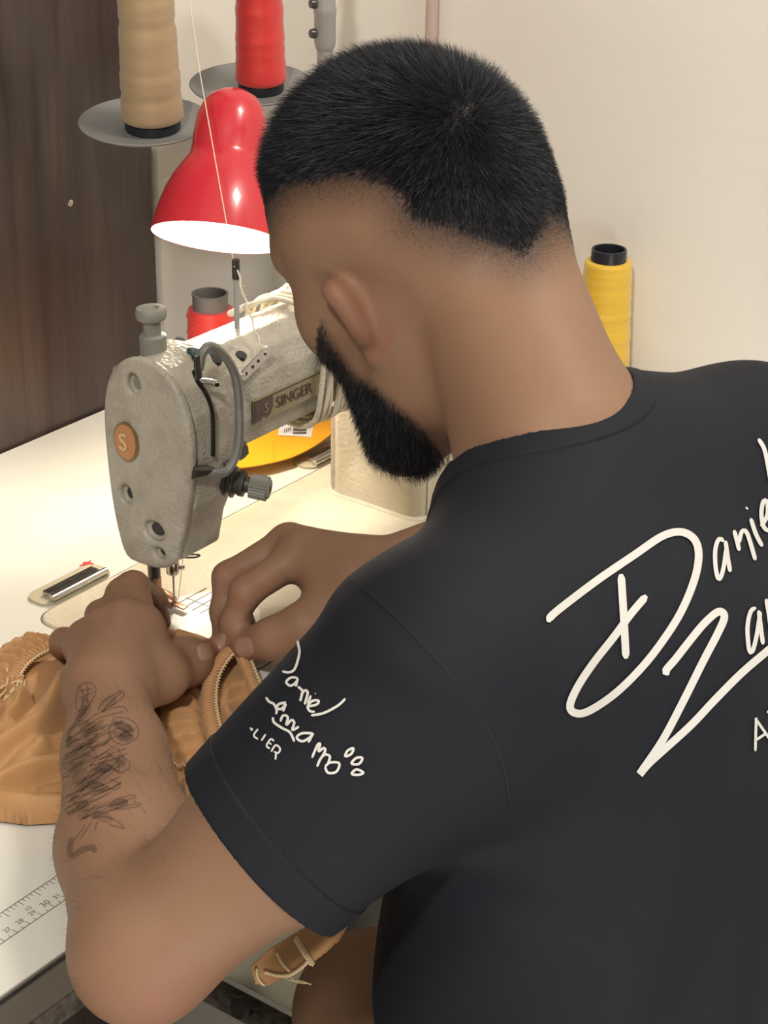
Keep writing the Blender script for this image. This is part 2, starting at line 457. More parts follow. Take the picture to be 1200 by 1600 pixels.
M_RAIL = mat('worn_black_rail', (.018, .015, .013), .4, noise=(75, .85, (.16, .13, .11)), bump=(90, .4))
MB().box((TX0+.02, TY0-.004, -TT-.017), (TX1-.02, TY0+.022, -TT-.0005), bev=.003).build('rail', M_RAIL, tb, label='worn black metal rail under the front edge')
for x, y in ((-.70, -.13), (-.70, .25), (.60, -.13), (.60, .25)):
    MB().box((x-.02, y-.02, FLOOR_Z), (x+.02, y+.02, -TT-.001), bev=.004).build('leg', M_BLACK, tb)
for x in (-.70, .60):
    MB().box((x-.018, -.1095, FLOOR_Z+.12), (x+.018, .2295, FLOOR_Z+.15), bev=.003).build('stretcher', M_BLACK, tb)
# printed measuring tape along the front of the top
M_INK = mat('faded_ink', (.22, .20, .17), .7)
rl = MB()
ya, yb_, zt = -.1705, -.1915, .00025
rl.box((-.62, ya-.0003, 0.0001), (-.22, ya+.0003, zt)); rl.box((-.62, yb_-.0003, .0001), (-.22, yb_+.0003, zt))
pitch = .0254/8
for i in range(126):
    x = -.62+i*pitch; L = .0062 if i % 8 == 1 else (.0050 if i % 4 == 1 else (.0040 if i % 2 else .0030))
    rl.box((x-.00022, ya-L, .0001), (x+.00022, ya, zt))
for i in range(80):
    x = -.62+i*.005; L = .0042 if i % 2 else .0022
    rl.box((x-.0002, yb_, .0001), (x+.0002, yb_+L, zt))
rl.build('ruler_print', M_INK, tb, smooth=False, label='printed measuring scale along the front')
for i in range(40):
    x = -.615+i*.01
    n = 31+round((x+.305)/.01)
    if -.46 < x < -.27: text_mesh('ruler_number', str(n), .0050 if n % 10 else .0066, Matrix.Translation((x-.0045, yb_+.0048, .0001)), M_INK, tb, .0001)
for i, n in ((-.379, 8), (-.3535, 9), (-.328, 10)):
    text_mesh('ruler_number', str(n), .0046, Matrix.Translation((i, ya-.0112, .0001)), M_INK, tb, .0001)

# control box hung under the machine, and the bar of the foot lever
cbx = empty('control_box', 'pale grey-green metal box hanging under the table beside the knee', 'control box', (.12, -.01, -.0301))
M_PALE = mat('pale_green_enamel', (.70, .685, .54), .45, noise=(12, .5, (.62, .60, .46)))
MB().box((.05, -.092, -.392), (.20, .085, -.0302), bev=.005).build('housing', M_PALE, cbx)
MB().box((.053, -.0975, -.35), (.197, -.0921, -.06), bev=.001).build('front_cover', M_BLACK, cbx)
MB().lathe([(0, .001), (.0016, .0007), (.002, 0), (0, 0)], (.0499, -.03, -.33), (-1, 0, 0), 14).build('screw', M_DSTEEL, cbx)
bar = empty('foot_bar', 'black steel lever bar with a round knob below the control box', 'bar', (.05, .0, -.41))
MB().box((.036, -.26, -.416), (.052, .16, -.396), bev=.002).build('lever', M_RAIL, bar)
kp = at(378, 1577, x=.030)
MB().lathe([(0, 0), (.007, .0), (.010, .003), (.0105, .009), (.008, .012), (0, .013)], kp+V3(.006, 0, 0), (-1, 0, .2), 20).build('knob', M_BLACK, bar)
MB().tube([(.044, .1, -.41), (.044, .1, FLOOR_Z)], .010, 12).build('post', M_BLACK, bar)
# ------------------------------------------------------------------ the tailor
HYAW, HPIT, HROLL = R(90), R(25), R(-9.4)
HO = V3(.022, -.219, .3155)                     # between the ears
def head_axes():
    f = V3(math.cos(HYAW)*math.cos(HPIT), math.sin(HYAW)*math.cos(HPIT), -math.sin(HPIT))
    l = np.cross(V3(0, 0, 1), f); l /= np.linalg.norm(l); u = np.cross(f, l)
    c, s = math.cos(HROLL), math.sin(HROLL)
    return f, l*c+u*s, u*c-l*s
HF, HL, HU = head_axes(); HM = np.stack([HF, HL, HU])
def H(f, l, u): return HO+HF*f+HL*l+HU*u
HS = V3(.87, .98, 1.05)                         # head proportions: length, breadth, height
def hell(c, r, k=.02, op='u'): return ell(H(*(np.array(c)*HS)), np.array(r)*HS, HM, k, op)
def hcone(a, b, r1, r2, k=.02, op='u'): return cone(H(*(np.array(a)*HS)), H(*(np.array(b)*HS)), r1, r2, k, op)
head = [
    hell((-.004, 0, .048), (.097, .0755, .082)), hell((-.038, 0, .032), (.066, .068, .068), .03), hell((.040, 0, .046), (.058, .063, .060), .03),
    hell((.042, 0, -.028), (.050, .063, .072), .03), hell((.038, 0, -.062), (.055, .061, .046), .03),
]
for s in (1, -1):
    head += [hcone((-.000, s*.062, -.055), (.076, s*.027, -.100), .019, .021, .03), hcone((.004, s*.059, -.01), (-.000, s*.062, -.055), .018, .018, .025), hell((.064, s*.048, -.004), (.024, .02, .02), .03)]
head += [hcone((.086, -.034, .040), (.086, .034, .040), .012, .012, .02)]
for s in (1, -1): head += [hell((.100, s*.033, .018), (.018, .020, .013), .012, 's')]
for s in (1, -1): head += [hell((.080, s*.033, .018), (.013, .014, .0115), .004)]
head += [hcone((.091, 0, .028), (.113, 0, -.016), .007, .0105, .012), hcone((.104, -.011, -.019), (.104, .011, -.019), .0075, .0075, .008),
         hcone((.088, -.021, -.052), (.088, .021, -.052), .0065, .0065, .010), hcone((.087, -.019, -.064), (.087, .019, -.064), .007, .007, .006),
         hell((.082, 0, -.098), (.016, .02, .014), .02)]
# ears: a rolled rim, the bowl behind it and the lobe
for s in (1, -1):
    E = [(.014, .072, .008), (.017, .079, .019), (.011, .0865, .0265), (.001, .0915, .024), (-.006, .093, .012), (-.0075, .091, -.002), (-.006, .085, -.013), (-.002, .079, -.0215), (.003, .0745, -.0255)]
    E = [(a*.62+.012, s*(.071+(b-.071)*.72), c*.86) for a, b, c in E]; E2 = cr(E, 2)
    for i in range(len(E2)-1):
        head.append(hcone(E2[i], E2[i+1], .0036, .0036, .005))
        if 3 < i < 13: head.append(hcone(tuple(.75*np.array(E2[i])+.25*np.array((.012, s*.071, E2[i][2]*.8))), (.010+.3*(E2[i][0]-.012), s*.070, E2[i][2]*.8), .0032, .0050, .010))
    head += [hcone((.013, s*.074, -.022), (.011, s*.078, -.0245), .0060, .0056, .006)]

NB = at(862, 700, Z=1.115)                      # base of the neck
neck = [cone(H(-.032, 0, .000), NB, .053, .049, .03), cone(H(-.052, 0, -.005), NB+V3(0, -.004, .008), .033, .042, .03), cone(H(-.018, 0, -.045), NB+V3(.005, -.002, -.02), .030, .040, .035)]

# left arm
LS = at(690, 1075, Z=.985); LE = at(223, 1487, Z=1.000); LW = at(166, 1078, z=.050)
def lerp(a, b, t): return a+(b-a)*t
arm_n = np.cross(LW-LE, V3(0, 0, 1)); arm_n /= np.linalg.norm(arm_n)
larm = [cone(LS, lerp(LS, LE, .55), .054, .0465, .02), cone(lerp(LS, LE, .55)+V3(0, 0, .002), LE, .0465, .0350, .012),
        cone(LE, lerp(LE, LW, .35), .0362, .0402, .02), cone(lerp(LE, LW, .35), lerp(LE, LW, .72), .0405, .0312, .012), cone(lerp(LE, LW, .70), LW, .0315, .0262, .012)]
# left hand, lying on the cloth
def finger(pts, rad, k=.006):
    return [cone(a, b, r1, r2, k) for a, b, r1, r2 in zip(pts[:-1], pts[1:], rad[:-1], rad[1:])]
lm = [at(222, 985, z=.062), at(194, 975, z=.068), at(163, 988, z=.062), at(133, 1010, z=.050)]        # knuckles
palm = [cone(LW, lm[0], .0200, .0142, .016), cone(LW, lm[1], .0215, .0145, .016), cone(LW, lm[2], .0210, .014, .016), cone(LW, lm[3], .0190, .0130, .016),
        cone(lm[0], lm[3], .0135, .0125, .012)]
lidx = [lm[0], at(208, 917, z=.068), at(240, 938, z=.044), at(251, 972, z=.020)]
lmid = [lm[1], at(190, 930, z=.066), at(205, 935, z=.035), at(208, 960, z=.014)]
lrng = [lm[2], at(158, 962, z=.058), at(160, 962, z=.030), at(168, 985, z=.012)]
lpin = [lm[3], at(100, 1003, z=.034), at(97, 1010, z=.018), at(112, 1020, z=.009)]
lthb = [lerp(LW, lm[0], .25)+V3(.004, -.010, -.008), at(250, 1056, z=.040), at(288, 1036, z=.026), at(322, 1021, z=.017)]
lhand = palm+finger(lidx, [.0125, .0108, .0092, .0078])+finger(lmid, [.0125, .0108, .0092, .0080])+finger(lrng, [.0120, .0104, .0088, .0075])+finger(lpin, [.0110, .0094, .0080, .0068])
lhand += finger(lthb, [.0165, .0152, .0150, .0108], .018)
for i_, m_ in enumerate(lm):      # tendons and knuckles
    lhand += [cone(lerp(LW, m_, .35)+V3(0, 0, .0125), m_+V3(0, 0, .0105), .0046, .0046, .008), ell(m_+V3(0, 0, .008), (.0085, .0085, .0085), None, .008)]
# right arm, mostly hidden behind the body
RS = V3(.115, -.410, .190); RE = V3(.200, -.262, .078); RW = at(572, 915, Z=1.335)
rarm = [cone(RS, RE, .056, .042, .03), cone(RE, lerp(RE, RW, .35), .041, .042, .03), cone(lerp(RE, RW, .3), RW, .042, .029, .03)]
ri = at(468, 868, Z=1.350); rmm = at(450, 848, Z=1.372); rr_ = at(470, 858, Z=1.392); rp_ = at(495, 868, Z=1.405)
rtip = at(362, 1012, Z=1.352)
rpalm = [cone(RW, ri, .0235, .0150, .02), cone(RW, rmm, .0235, .0140, .02), cone(RW, rr_, .0235, .0140, .02), cone(RW, rp_, .022, .013, .02)]
ridx = [ri, at(384, 925, Z=1.338), at(366, 972, Z=1.343), at(356, 1014, Z=1.350)]
rmid = [rmm, at(357, 902, Z=1.362), at(350, 955, Z=1.360), at(350, 1003, Z=1.352)]
rrng = [rr_, at(362, 902, Z=1.385), at(356, 955, Z=1.383), at(364, 1000, Z=1.362)]
rpin = [rp_, at(385, 900, Z=1.405), at(372, 945, Z=1.405), at(388, 982, Z=1.378)]
rthb = [at(545, 955, Z=1.325), at(478, 980, Z=1.318), at(425, 998, Z=1.322), at(385, 1010, Z=1.334)]
rhand = rpalm+finger(ridx, [.0135, .0112, .0096, .0080])+finger(rmid, [.0130, .0112, .0096, .0082])+finger(rrng, [.012, .0105, .009, .0078])+finger(rpin, [.011, .0095, .0082, .007])
rhand += finger(rthb, [.022, .0165, .0128, .0100], .012)+[cone(lerp(RW, ri, .6), at(515, 945, Z=1.33), .014, .018, .012)]
# trunk and legs under the clothes
PEL = V3(-.075, -.475, -.235); CH = V3(-.060, -.412, .075)
trunk = [ell(CH, (.150, .095, .14), None, .04), ell(lerp(CH, PEL, .5), (.135, .095, .16), None, .05), ell(PEL, (.155, .12, .10), None, .05),
         cone(LS, NB+V3(0, -.01, -.04), .052, .046, .04), cone(RS, NB+V3(.018, -.004, -.018), .055, .051, .04)]
LK = V3(-.085, -.262, -.200); RK = V3(.13, -.200, -.195); LF = V3(-.09, -.22, FLOOR_Z+.05); RF = V3(.14, -.17, FLOOR_Z+.05)
legs = [cone(PEL+V3(-.08, .0, -.005), LK, .088, .058, .03), cone(PEL+V3(.08, .0, -.005), RK, .088, .058, .03),
        cone(LK, lerp(LK, LF, .35), .052, .054, .02), cone(lerp(LK, LF, .3), LF, .052, .034, .02), cone(RK, lerp(RK, RF, .35), .052, .054, .02), cone(lerp(RK, RF, .3), RF, .052, .034, .02),
        cone(LF+V3(0, -.03, -.012), LF+V3(-.012, .15, -.022), .036, .024, .02, flat=((0, 0, 1), .9)), cone(RF+V3(0, -.03, -.012), RF+V3(.012, .15, -.022), .036, .024, .02, flat=((0, 0, 1), .9))]
BODY = trunk+neck+head+larm+lhand+rarm+rhand+legs
bv, bq = sdf_mesh(lambda P, c, r: field(BODY, P, c, r), (-.48, -.82, FLOOR_Z-.02), (.40, .10, .52), .0024)
bn = vnormals(bv, bq)

def headlocal(P): return (P-HO)@HM.T
hl = headlocal(bv); hl_m = hl.copy(); hl_m[:, 1] = np.abs(hl_m[:, 1])
bpx = to_px(HO+hl_m@HM)                         # both sides of the head judged like the visible one
HAIR_POLY = [(380, 330), (412, 308), (450, 283), (500, 271), (560, 268), (600, 276), (628, 300), (650, 335), (700, 352), (760, 372), (815, 392), (850, 350), (862, 305), (905, 200), (800, 20), (400, 20), (340, 200)]
BEARD_POLY = [(478, 500), (500, 505), (520, 540), (548, 582), (590, 612), (640, 655), (690, 712), (670, 760), (560, 740), (490, 640), (440, 560), (455, 520)]
hs = poly_sd(HAIR_POLY, bpx); bs = poly_sd(BEARD_POLY, bpx)
inhead = (np.linalg.norm(hl/np.array([.125, .10, .15])-np.array([0, 0, .15]), axis=1) < 1.15)
ear = (hl_m[:, 1] > .0725) & (np.linalg.norm(hl_m-V3(.013, .080, .002), axis=1) < .031)
up_ok = hl[:, 2] > -.045
hair_d = np.where(inhead & up_ok & ~ear, np.clip(1-hs/12, 0, 1), 0)
fade = np.where(inhead & up_ok & ~ear, np.clip(1-np.maximum(hs, 0)/90, 0, 1)**1.3, 0)*.80
part = np.where(inhead, np.exp(-((hs-1)/5)**2)*((bpx[:, 0] < 640) & (bpx[:, 1] > 255)), 0)      # shaved parting line
beard_d = np.where(inhead & ~ear & (hl[:, 0] > -.03) & (hl[:, 2] < .02-1.1*np.clip(hl[:, 0]-.030, 0, 1)), np.clip(.5-bs/22, 0, 1), 0)
dark = np.clip(np.maximum(np.maximum(hair_d*(hs < 6), fade), beard_d)-part*.55, 0, 1)
# skin tone: redder knuckles, ears and elbow
red = np.zeros(len(bv))
for c_, r_, a_ in [(p, .014, .5) for p in lm+[lidx[1], ridx[1], rmid[1], lpin[1]]]+[(LE+V3(-.02, -.03, -.01), .035, .55)]+[(lthb[3], .014, .6), (rthb[3], .016, .6), (ridx[3], .014, .5)]:
    red = np.maximum(red, a_*np.exp(-((bv-c_)**2).sum(1)/(r_*r_)))
red = np.maximum(red, np.where(ear, np.clip((hl_m[:, 1]-.0725)/.004, 0, 1)*.55, 0))
SK_D = .0
me = np_mesh('person', bv, bq)
color_attr(me, 'tone', np.stack([dark, red, np.zeros(len(bv))], 1))
M_SKIN = mat('skin', (.36, .195, .122), .54, spec=.30)
def skin_nodes(m):
    nt = m.node_tree; b = nt.nodes['Principled BSDF']; N = nt.nodes.new; Lk = nt.links.new
    at_ = N('ShaderNodeAttribute'); at_.attribute_name = 'tone'; sx = N('ShaderNodeSeparateColor'); Lk(at_.outputs['Color'], sx.inputs[0])
    tc = N('ShaderNodeTexCoord'); n1 = N('ShaderNodeTexNoise'); n1.inputs['Scale'].default_value = 22; n1.inputs['Detail'].default_value = 5
    Lk(tc.outputs['Object'], n1.inputs['Vector'])
    a = N('ShaderNodeMixRGB'); a.inputs[1].default_value = (.238, .131, .079, 1); a.inputs[2].default_value = (.286, .163, .101, 1); Lk(n1.outputs['Fac'], a.inputs[0])
    r = N('ShaderNodeMixRGB'); r.inputs[2].default_value = (.285, .125, .082, 1); Lk(sx.outputs['Green'], r.inputs[0]); Lk(a.outputs[0], r.inputs[1])
    # short stubble speckle where the hair fades
    n2 = N('ShaderNodeTexNoise'); n2.inputs['Scale'].default_value = 900; n2.inputs['Detail'].default_value = 2; Lk(tc.outputs['Object'], n2.inputs['Vector'])
    ad = N('ShaderNodeMath'); ad.operation = 'MULTIPLY_ADD'; ad.inputs[1].default_value = .7; ad.inputs[2].default_value = -.35; Lk(n2.outputs['Fac'], ad.inputs[0])
    m1 = N('ShaderNodeMath'); m1.operation = 'MULTIPLY'; Lk(ad.outputs[0], m1.inputs[0]); Lk(sx.outputs['Red'], m1.inputs[1])
    a2 = N('ShaderNodeMath'); a2.operation = 'ADD'; a2.use_clamp = True; Lk(sx.outputs['Red'], a2.inputs[0]); Lk(m1.outputs[0], a2.inputs[1])
    h = N('ShaderNodeMixRGB'); h.inputs[2].default_value = (.014, .012, .013, 1); Lk(a2.outputs[0], h.inputs[0]); Lk(r.outputs[0], h.inputs[1])
    Lk(h.outputs[0], b.inputs['Base Color'])
    n3 = N('ShaderNodeTexNoise'); n3.inputs['Scale'].default_value = 420; n3.inputs['Detail'].default_value = 4; Lk(tc.outputs['Object'], n3.inputs['Vector'])
    bp = N('ShaderNodeBump'); bp.inputs['Strength'].default_value = .18; bp.inputs['Distance'].default_value = .001; Lk(n3.outputs['Fac'], bp.inputs['Height']); Lk(bp.outputs[0], b.inputs['Normal'])
    b.inputs['Subsurface Weight'].default_value = .06; b.inputs['Subsurface Radius'].default_value = (.012, .005, .003); b.inputs['Subsurface Scale'].default_value = .3
skin_nodes(M_SKIN)
person = link_mesh('person', me, M_SKIN)
tag(person, 'bearded person in a black printed t-shirt bending over the sewing machine, guiding tan fabric', 'person')

# ------------------------------------------------------------------ black t-shirt: a 4 mm cloth shell over trunk and upper arms
SL = lerp(LS, LE, .60)
adir = (LE-LS)/np.linalg.norm(LE-LS)
shirt_solid = [ell(CH+V3(0, -.01, .0), (.168, .112, .155), None, .05), ell(lerp(CH, PEL, .5)+V3(0, -.005, 0), (.190, .142, .18), None, .06), ell(PEL+V3(0, -.01, .0), (.18, .14, .13), None, .06),
         cone(LS+V3(.02, 0, .0), NB+V3(0, -.015, -.045), .066, .060, .05), cone(RS+V3(-.02, 0, 0), NB+V3(.012, -.004, -.024), .066, .066, .05),
         cone(LS, lerp(LS, LE, .8), .067, .053, .035), cone(RS, RE, .066, .066, .035)]
nx = H(-.032, 0, 0)-NB; nx /= np.linalg.norm(nx)

CUT_C = V3(-.0375, -.3305, .262); CUT_A = V3(0, -.12, 1)/math.sqrt(1.0144)
def neck_d(P):
    q = P-CUT_C; h = q@CUT_A; return np.maximum(np.sqrt(np.maximum((q*q).sum(1)-h*h, 0))-.0590, -.10-h)
def wr(P):
    """cloth folds"""
    x, y, z = P[:, 0], P[:, 1], P[:, 2]
    w = .0045*np.sin(38*x+9*z+6*np.sin(11*z+5*y))*np.clip((.10-z)/.15, 0, 1)+.0020*np.sin(60*y+45*z+4*np.sin(20*x))*np.clip((.2-z)/.2, 0, 1)
    # drag folds from the armpit and along the sleeve
    q = P-LS; t = q@adir
    w += .0013*np.sin(110*t+60*(q@arm_n)+3*np.sin(40*z))*np.exp(-((t-.05)/.06)**2)
    return w
def shirt_f(P, c, r):
    d = field(shirt_solid, P, c, r)
    if c is None: return d
    d = d+wr(P)
    return d
AX_L = lambda P: (P-SL)@adir
def rad_from(P, o, a):
    q = P-o; return np.sqrt(np.maximum((q*q).sum(1)-(q@a)**2, 0))
rdir = (RE-RS)/np.linalg.norm(RE-RS)
def shirt_shell(P, c, r):
    d = shirt_f(P, c, r)
    if c is None: return d
    sh = np.abs(d)-.0030
    sh = np.where((rad_from(P, SL, adir) < .085) & (AX_L(P) > -.05), np.maximum(sh, AX_L(P)+.010), sh)
    o = lerp(RS, RE, .62); sh = np.where((rad_from(P, o, rdir) < .085) & ((P-o)@rdir > -.05), np.maximum(sh, (P-o)@rdir), sh)
    sh = np.maximum(sh, .007-neck_d(P))
    return np.maximum(sh, -.335-P[:, 2])
def hem_shell(P, c, r):
    d = shirt_f(P, c, r)
    if c is None: return np.maximum(d, np.linalg.norm(P-SL, axis=1)-.10)
    a = AX_L(P); return np.maximum(np.maximum(np.maximum(np.abs(d)-.0038, a), -.021-a), rad_from(P, SL, adir)-.08)
def collar_shell(P, c, r):
    d = shirt_f(P, c, r); n = neck_d(P)
    if c is None: return np.maximum(d, n-.03)
    return np.maximum(np.maximum(np.maximum(np.abs(d+.0006)-.0045, n-.0155), -n), .10-P[:, 2])
sv, sq = sdf_mesh(shirt_shell, (-.42, -.86, -.36), (.36, -.14, .34), .0022)
hv, hq = sdf_mesh(hem_shell, SL-.12, SL+.12, .0014)
kv, kq = sdf_mesh(collar_shell, NB-.14, NB+.14, .0014); kv = taubin(kv, kq, 40); hv = taubin(hv, hq, 6)
s_all = (np.concatenate([sv, hv, kv]), np.concatenate([sq, hq+len(sv), kq+len(sv)+len(hv)]))
M_SHIRT = mat('black_jersey', (.0085, .0102, .0155), .72, spec=.24, bump=(900, .12, 2))
me = np_mesh('tshirt', sv, sq)
shirt = link_mesh('tshirt', me, M_SHIRT, person, label='black short-sleeved t-shirt with white handwritten print')
link_mesh('collar', np_mesh('collar', kv, kq), M_SHIRT, shirt)
link_mesh('sleeve_hem', np_mesh('sleeve_hem', hv, hq), M_SHIRT, shirt)
# ------------------------------------------------------------------ hair and beard as single strands
def tri_sample(v, q, w, n):
    t = np.concatenate([q[:, [0, 1, 2]], q[:, [0, 2, 3]]])
    a = np.linalg.norm(np.cross(v[t[:, 1]]-v[t[:, 0]], v[t[:, 2]]-v[t[:, 0]]), axis=1)*w[t].mean(1)
    p = a/a.sum(); i = RNG.choice(len(t), n, p=p)
    r1 = np.sqrt(RNG.random(n)); r2 = RNG.random(n); b = np.stack([1-r1, r1*(1-r2), r1*r2], 1)
    return t[i], b
def strands(name, roots, dirs, bend, length, width, m, parent, seg=3, label=None):
    n = len(roots); side = np.cross(dirs, RNG.normal(size=(n, 3))); side /= np.linalg.norm(side, axis=1)[:, None]+1e-9
    P = []
    for k in range(seg+1):
        t = k/seg
        c = roots+dirs*(length*t)[:, None]+bend*(length*t*t)[:, None]
        w = (width*(1-.75*t))[:, None]
        P += [c-side*w, c+side*w]
    V = np.stack(P, 1).reshape(-1, 3); base = (np.arange(n)*2*(seg+1))[:, None]
    Q = np.concatenate([base+np.array([2*k, 2*k+1, 2*k+3, 2*k+2]) for k in range(seg)])
    o = link_mesh(name, np_mesh(name, V, Q), m, parent, label=label); return o
M_HAIR = mat('black_hair', (.011, .0125, .0175), .46, spec=.32)
CROWN = H(-.088, .012, .092)
wh = np.where(hair_d > .45, 1.0, 0)
t, b = tri_sample(bv, bq, wh, 62000)
rp = (bv[t]*b[:, :, None]).sum(1); rn = (bn[t]*b[:, :, None]).sum(1); rn /= np.linalg.norm(rn, axis=1)[:, None]
ll = headlocal(rp)
fl = rp-CROWN; dist = np.linalg.norm(fl, axis=1); fl /= dist[:, None]+1e-6
fl = fl-rn*(fl*rn).sum(1)[:, None]; fl /= np.linalg.norm(fl, axis=1)[:, None]+1e-6
sw = np.cross(rn, fl)
clump = np.sin(rp[:, 0]*170+rp[:, 1]*110)*np.cos(rp[:, 2]*190+rp[:, 1]*60)
dr = rn*.62+fl*(.70+.2*clump)[:, None]+sw*(.25*np.exp(-dist/.05)+.18*clump)[:, None]+RNG.normal(size=rp.shape)*(.16+.5*np.exp(-(dist/.014)**2))[:, None]
dr /= np.linalg.norm(dr, axis=1)[:, None]
tall = np.clip((ll[:, 2]-.035)/.06, 0, 1)
edge = np.clip(.35+(-poly_sd(HAIR_POLY, to_px(HO+np.stack([ll[:, 0], np.abs(ll[:, 1]), ll[:, 2]], 1)@HM)))/60, .3, 1)
ln = (.0055+.0085*tall)*edge*np.clip(1.5-ll[:, 0]/.07, .45, 1)*RNG.uniform(.75, 1.2, len(rp))
strands('hair', rp, dr, fl*.25, ln, np.full(len(rp), .00016), M_HAIR, person, label='short dense black hair with a shaved parting line and faded sides')
wf = np.where((hair_d < .5) & ~ear & inhead, np.clip(fade-.12, 0, 1)**1.5, 0)
t, b = tri_sample(bv, bq, wf, 24000)
sp_r = (bv[t]*b[:, :, None]).sum(1); sn_ = (bn[t]*b[:, :, None]).sum(1); sn_ /= np.linalg.norm(sn_, axis=1)[:, None]
sd_ = sn_*.5-HU*.6+RNG.normal(size=sp_r.shape)*.2; sd_ /= np.linalg.norm(sd_, axis=1)[:, None]
strands('hair_stubble', sp_r, sd_, sd_*0, RNG.uniform(.0006, .0015, len(sp_r)), np.full(len(sp_r), .000055), M_HAIR, person, seg=2, label='cropped stubble where the hair fades out')
wb = np.where(beard_d > .35, beard_d, 0)*(hl[:, 0] > -.025)
t, b = tri_sample(bv, bq, wb, 17000)
rp = (bv[t]*b[:, :, None]).sum(1); rn = (bn[t]*b[:, :, None]).sum(1); rn /= np.linalg.norm(rn, axis=1)[:, None]
dn = np.tile(-HU*.8+HF*.25, (len(rp), 1)); dn -= rn*(dn*rn).sum(1)[:, None]
dr = rn*.55+dn*.7+RNG.normal(size=rp.shape)*.22; dr /= np.linalg.norm(dr, axis=1)[:, None]
low = np.clip((-headlocal(rp)[:, 2]-.01)/.07, 0, 1)
strands('beard', rp, dr, dn*.3, (.0028+.0052*low)*RNG.uniform(.7, 1.2, len(rp)), np.full(len(rp), .00015), M_HAIR, person, label='short black boxed beard along the jaw')
# fine dark hair on the forearm
fa = np.clip(1-np.abs(((bv-LE)@((LW-LE)/np.linalg.norm(LW-LE)))/.24-.5)*1.7, 0, 1)*(np.linalg.norm(bv-lerp(LE, LW, .5), axis=1) < .16)*(bv[:, 0] < -.10)
t, b = tri_sample(bv, bq, fa, 1500)
rp = (bv[t]*b[:, :, None]).sum(1); rn = (bn[t]*b[:, :, None]).sum(1)
dr = rn*.35+(LW-LE)/np.linalg.norm(LW-LE)*.5+np.cross(rn, LW-LE)/.24*.4+RNG.normal(size=rp.shape)*.25; dr /= np.linalg.norm(dr, axis=1)[:, None]
strands('arm_hair', rp, dr, dr*.0, RNG.uniform(.004, .009, len(rp)), np.full(len(rp), .00006), M_HAIR, person, label='fine dark hair on the forearm')

# ------------------------------------------------------------------ print on the shirt
bvS = bvh_of(*s_all); bvB = bvh_of(bv, bq)
M_PRINT = mat('white_print', (.62, .61, .585), .6)
def sc(lines, k, ox, oy): return [[(x/k+ox, y/k+oy) for x, y in l] for l in lines]
B = lambda *l: sc(l, 2.4, 700, 640)
big = B([(372, 800), (382, 778), (440, 730), (560, 640), (700, 545), (800, 478), (870, 462), (920, 490), (936, 550), (920, 640), (870, 760), (800, 870), (720, 970), (620, 1065), (520, 1130), (470, 1136), (452, 1108), (480, 1040), (540, 950), (620, 850), (680, 770), (740, 700)],
        [(645, 620), (650, 700), (655, 790), (662, 935)],
        [(826, 990), (812, 980), (850, 935), (905, 865), (960, 800), (1010, 760), (1032, 778), (1010, 835), (950, 950), (880, 1090), (800, 1240), (715, 1365), (755, 1320), (900, 1190), (1000, 1085), (1100, 985), (1200, 900), (1260, 850)])
sm = B([(1030, 498), (1012, 488), (998, 530), (1000, 600), (1012, 640), (1028, 600), (1040, 520)], [(1036, 495), (1045, 560), (1054, 612)],
       [(1068, 455), (1080, 500), (1088, 533)], [(1086, 505), (1095, 465), (1108, 456), (1122, 480), (1148, 568)], [(1130, 410), (1150, 470), (1174, 516)], [(1112, 368), (1119, 376)],
       [(1168, 440), (1192, 400), (1192, 350), (1178, 345), (1170, 390), (1178, 440), (1200, 455), (1225, 420)], [(1160, 112), (1182, 150), (1195, 210), (1205, 270)],
       [(1150, 745), (1130, 760), (1118, 820), (1124, 900), (1136, 908), (1152, 850), (1166, 760)], [(1160, 755), (1168, 820), (1176, 882)], [(1188, 712), (1198, 770), (1206, 830)], [(1202, 770), (1216, 720), (1236, 760)])
cap = B([(1147, 1280), (1150, 1165), (1152, 1165), (1210, 1248)], [(1150, 1238), (1186, 1214)], [(1190, 1136), (1240, 1098)], [(1212, 1120), (1232, 1222)])
def letters(word, o, dx, dy, step):
    G = {'m': [[(0, 0), (0, 1)], [(0, .7), (.25, 1), (.45, .8), (.45, 0)], [(.45, .7), (.7, 1), (.9, .8), (.95, 0)]], 'a': [[(.8, .9), (.3, 1), (0, .5), (.3, 0), (.8, .6)], [(.8, 1), (.8, .4), (1, 0)]],
         'n': [[(0, 0), (0, 1)], [(0, .7), (.4, 1), (.7, .8), (.8, 0)]], 'o': [[(.4, 1), (0, .5), (.4, 0), (.8, .5), (.4, 1)]],
         'E': [[(.7, 1), (0, 1)], [(0, 1), (0, 0)], [(0, 0), (.7, 0)], [(0, .5), (.6, .5)]], 'L': [[(0, 1), (0, 0)], [(0, 0), (.7, 0)]], 'I': [[(.3, 1), (.3, 0)]], 'R': [[(0, 0), (0, 1)], [(0, 1), (.7, .9), (.6, .55), (0, .5)], [(.3, .5), (.8, 0)]]}
    return [[(o[0]+step[0]*i+dx[0]*x+dy[0]*y, o[1]+step[1]*i+dx[1]*x+dy[1]*y) for x, y in st] for i, ch in enumerate(word) for st in G[ch]]
big += [[(1217, 1002), (1260, 968), (1330, 915), (1420, 850)]]
sm += letters('anno', (1246, 948), (26, -20), (2, -46), (40, -31))
cap += letters('ELIER', (1250, 1142), (22, -16), (2, -42), (34, -25))
mb = strokes_on(bvS, [(l, 12) for l in big]+[(l, 6.6) for l in sm]+[(l, 4.2) for l in cap], 5, .0010)
mb.build('back_print', M_PRINT, shirt, fix=False, label='large white handwritten name across the back')
A = lambda *l: sc(l, 3.243, 270, 980)
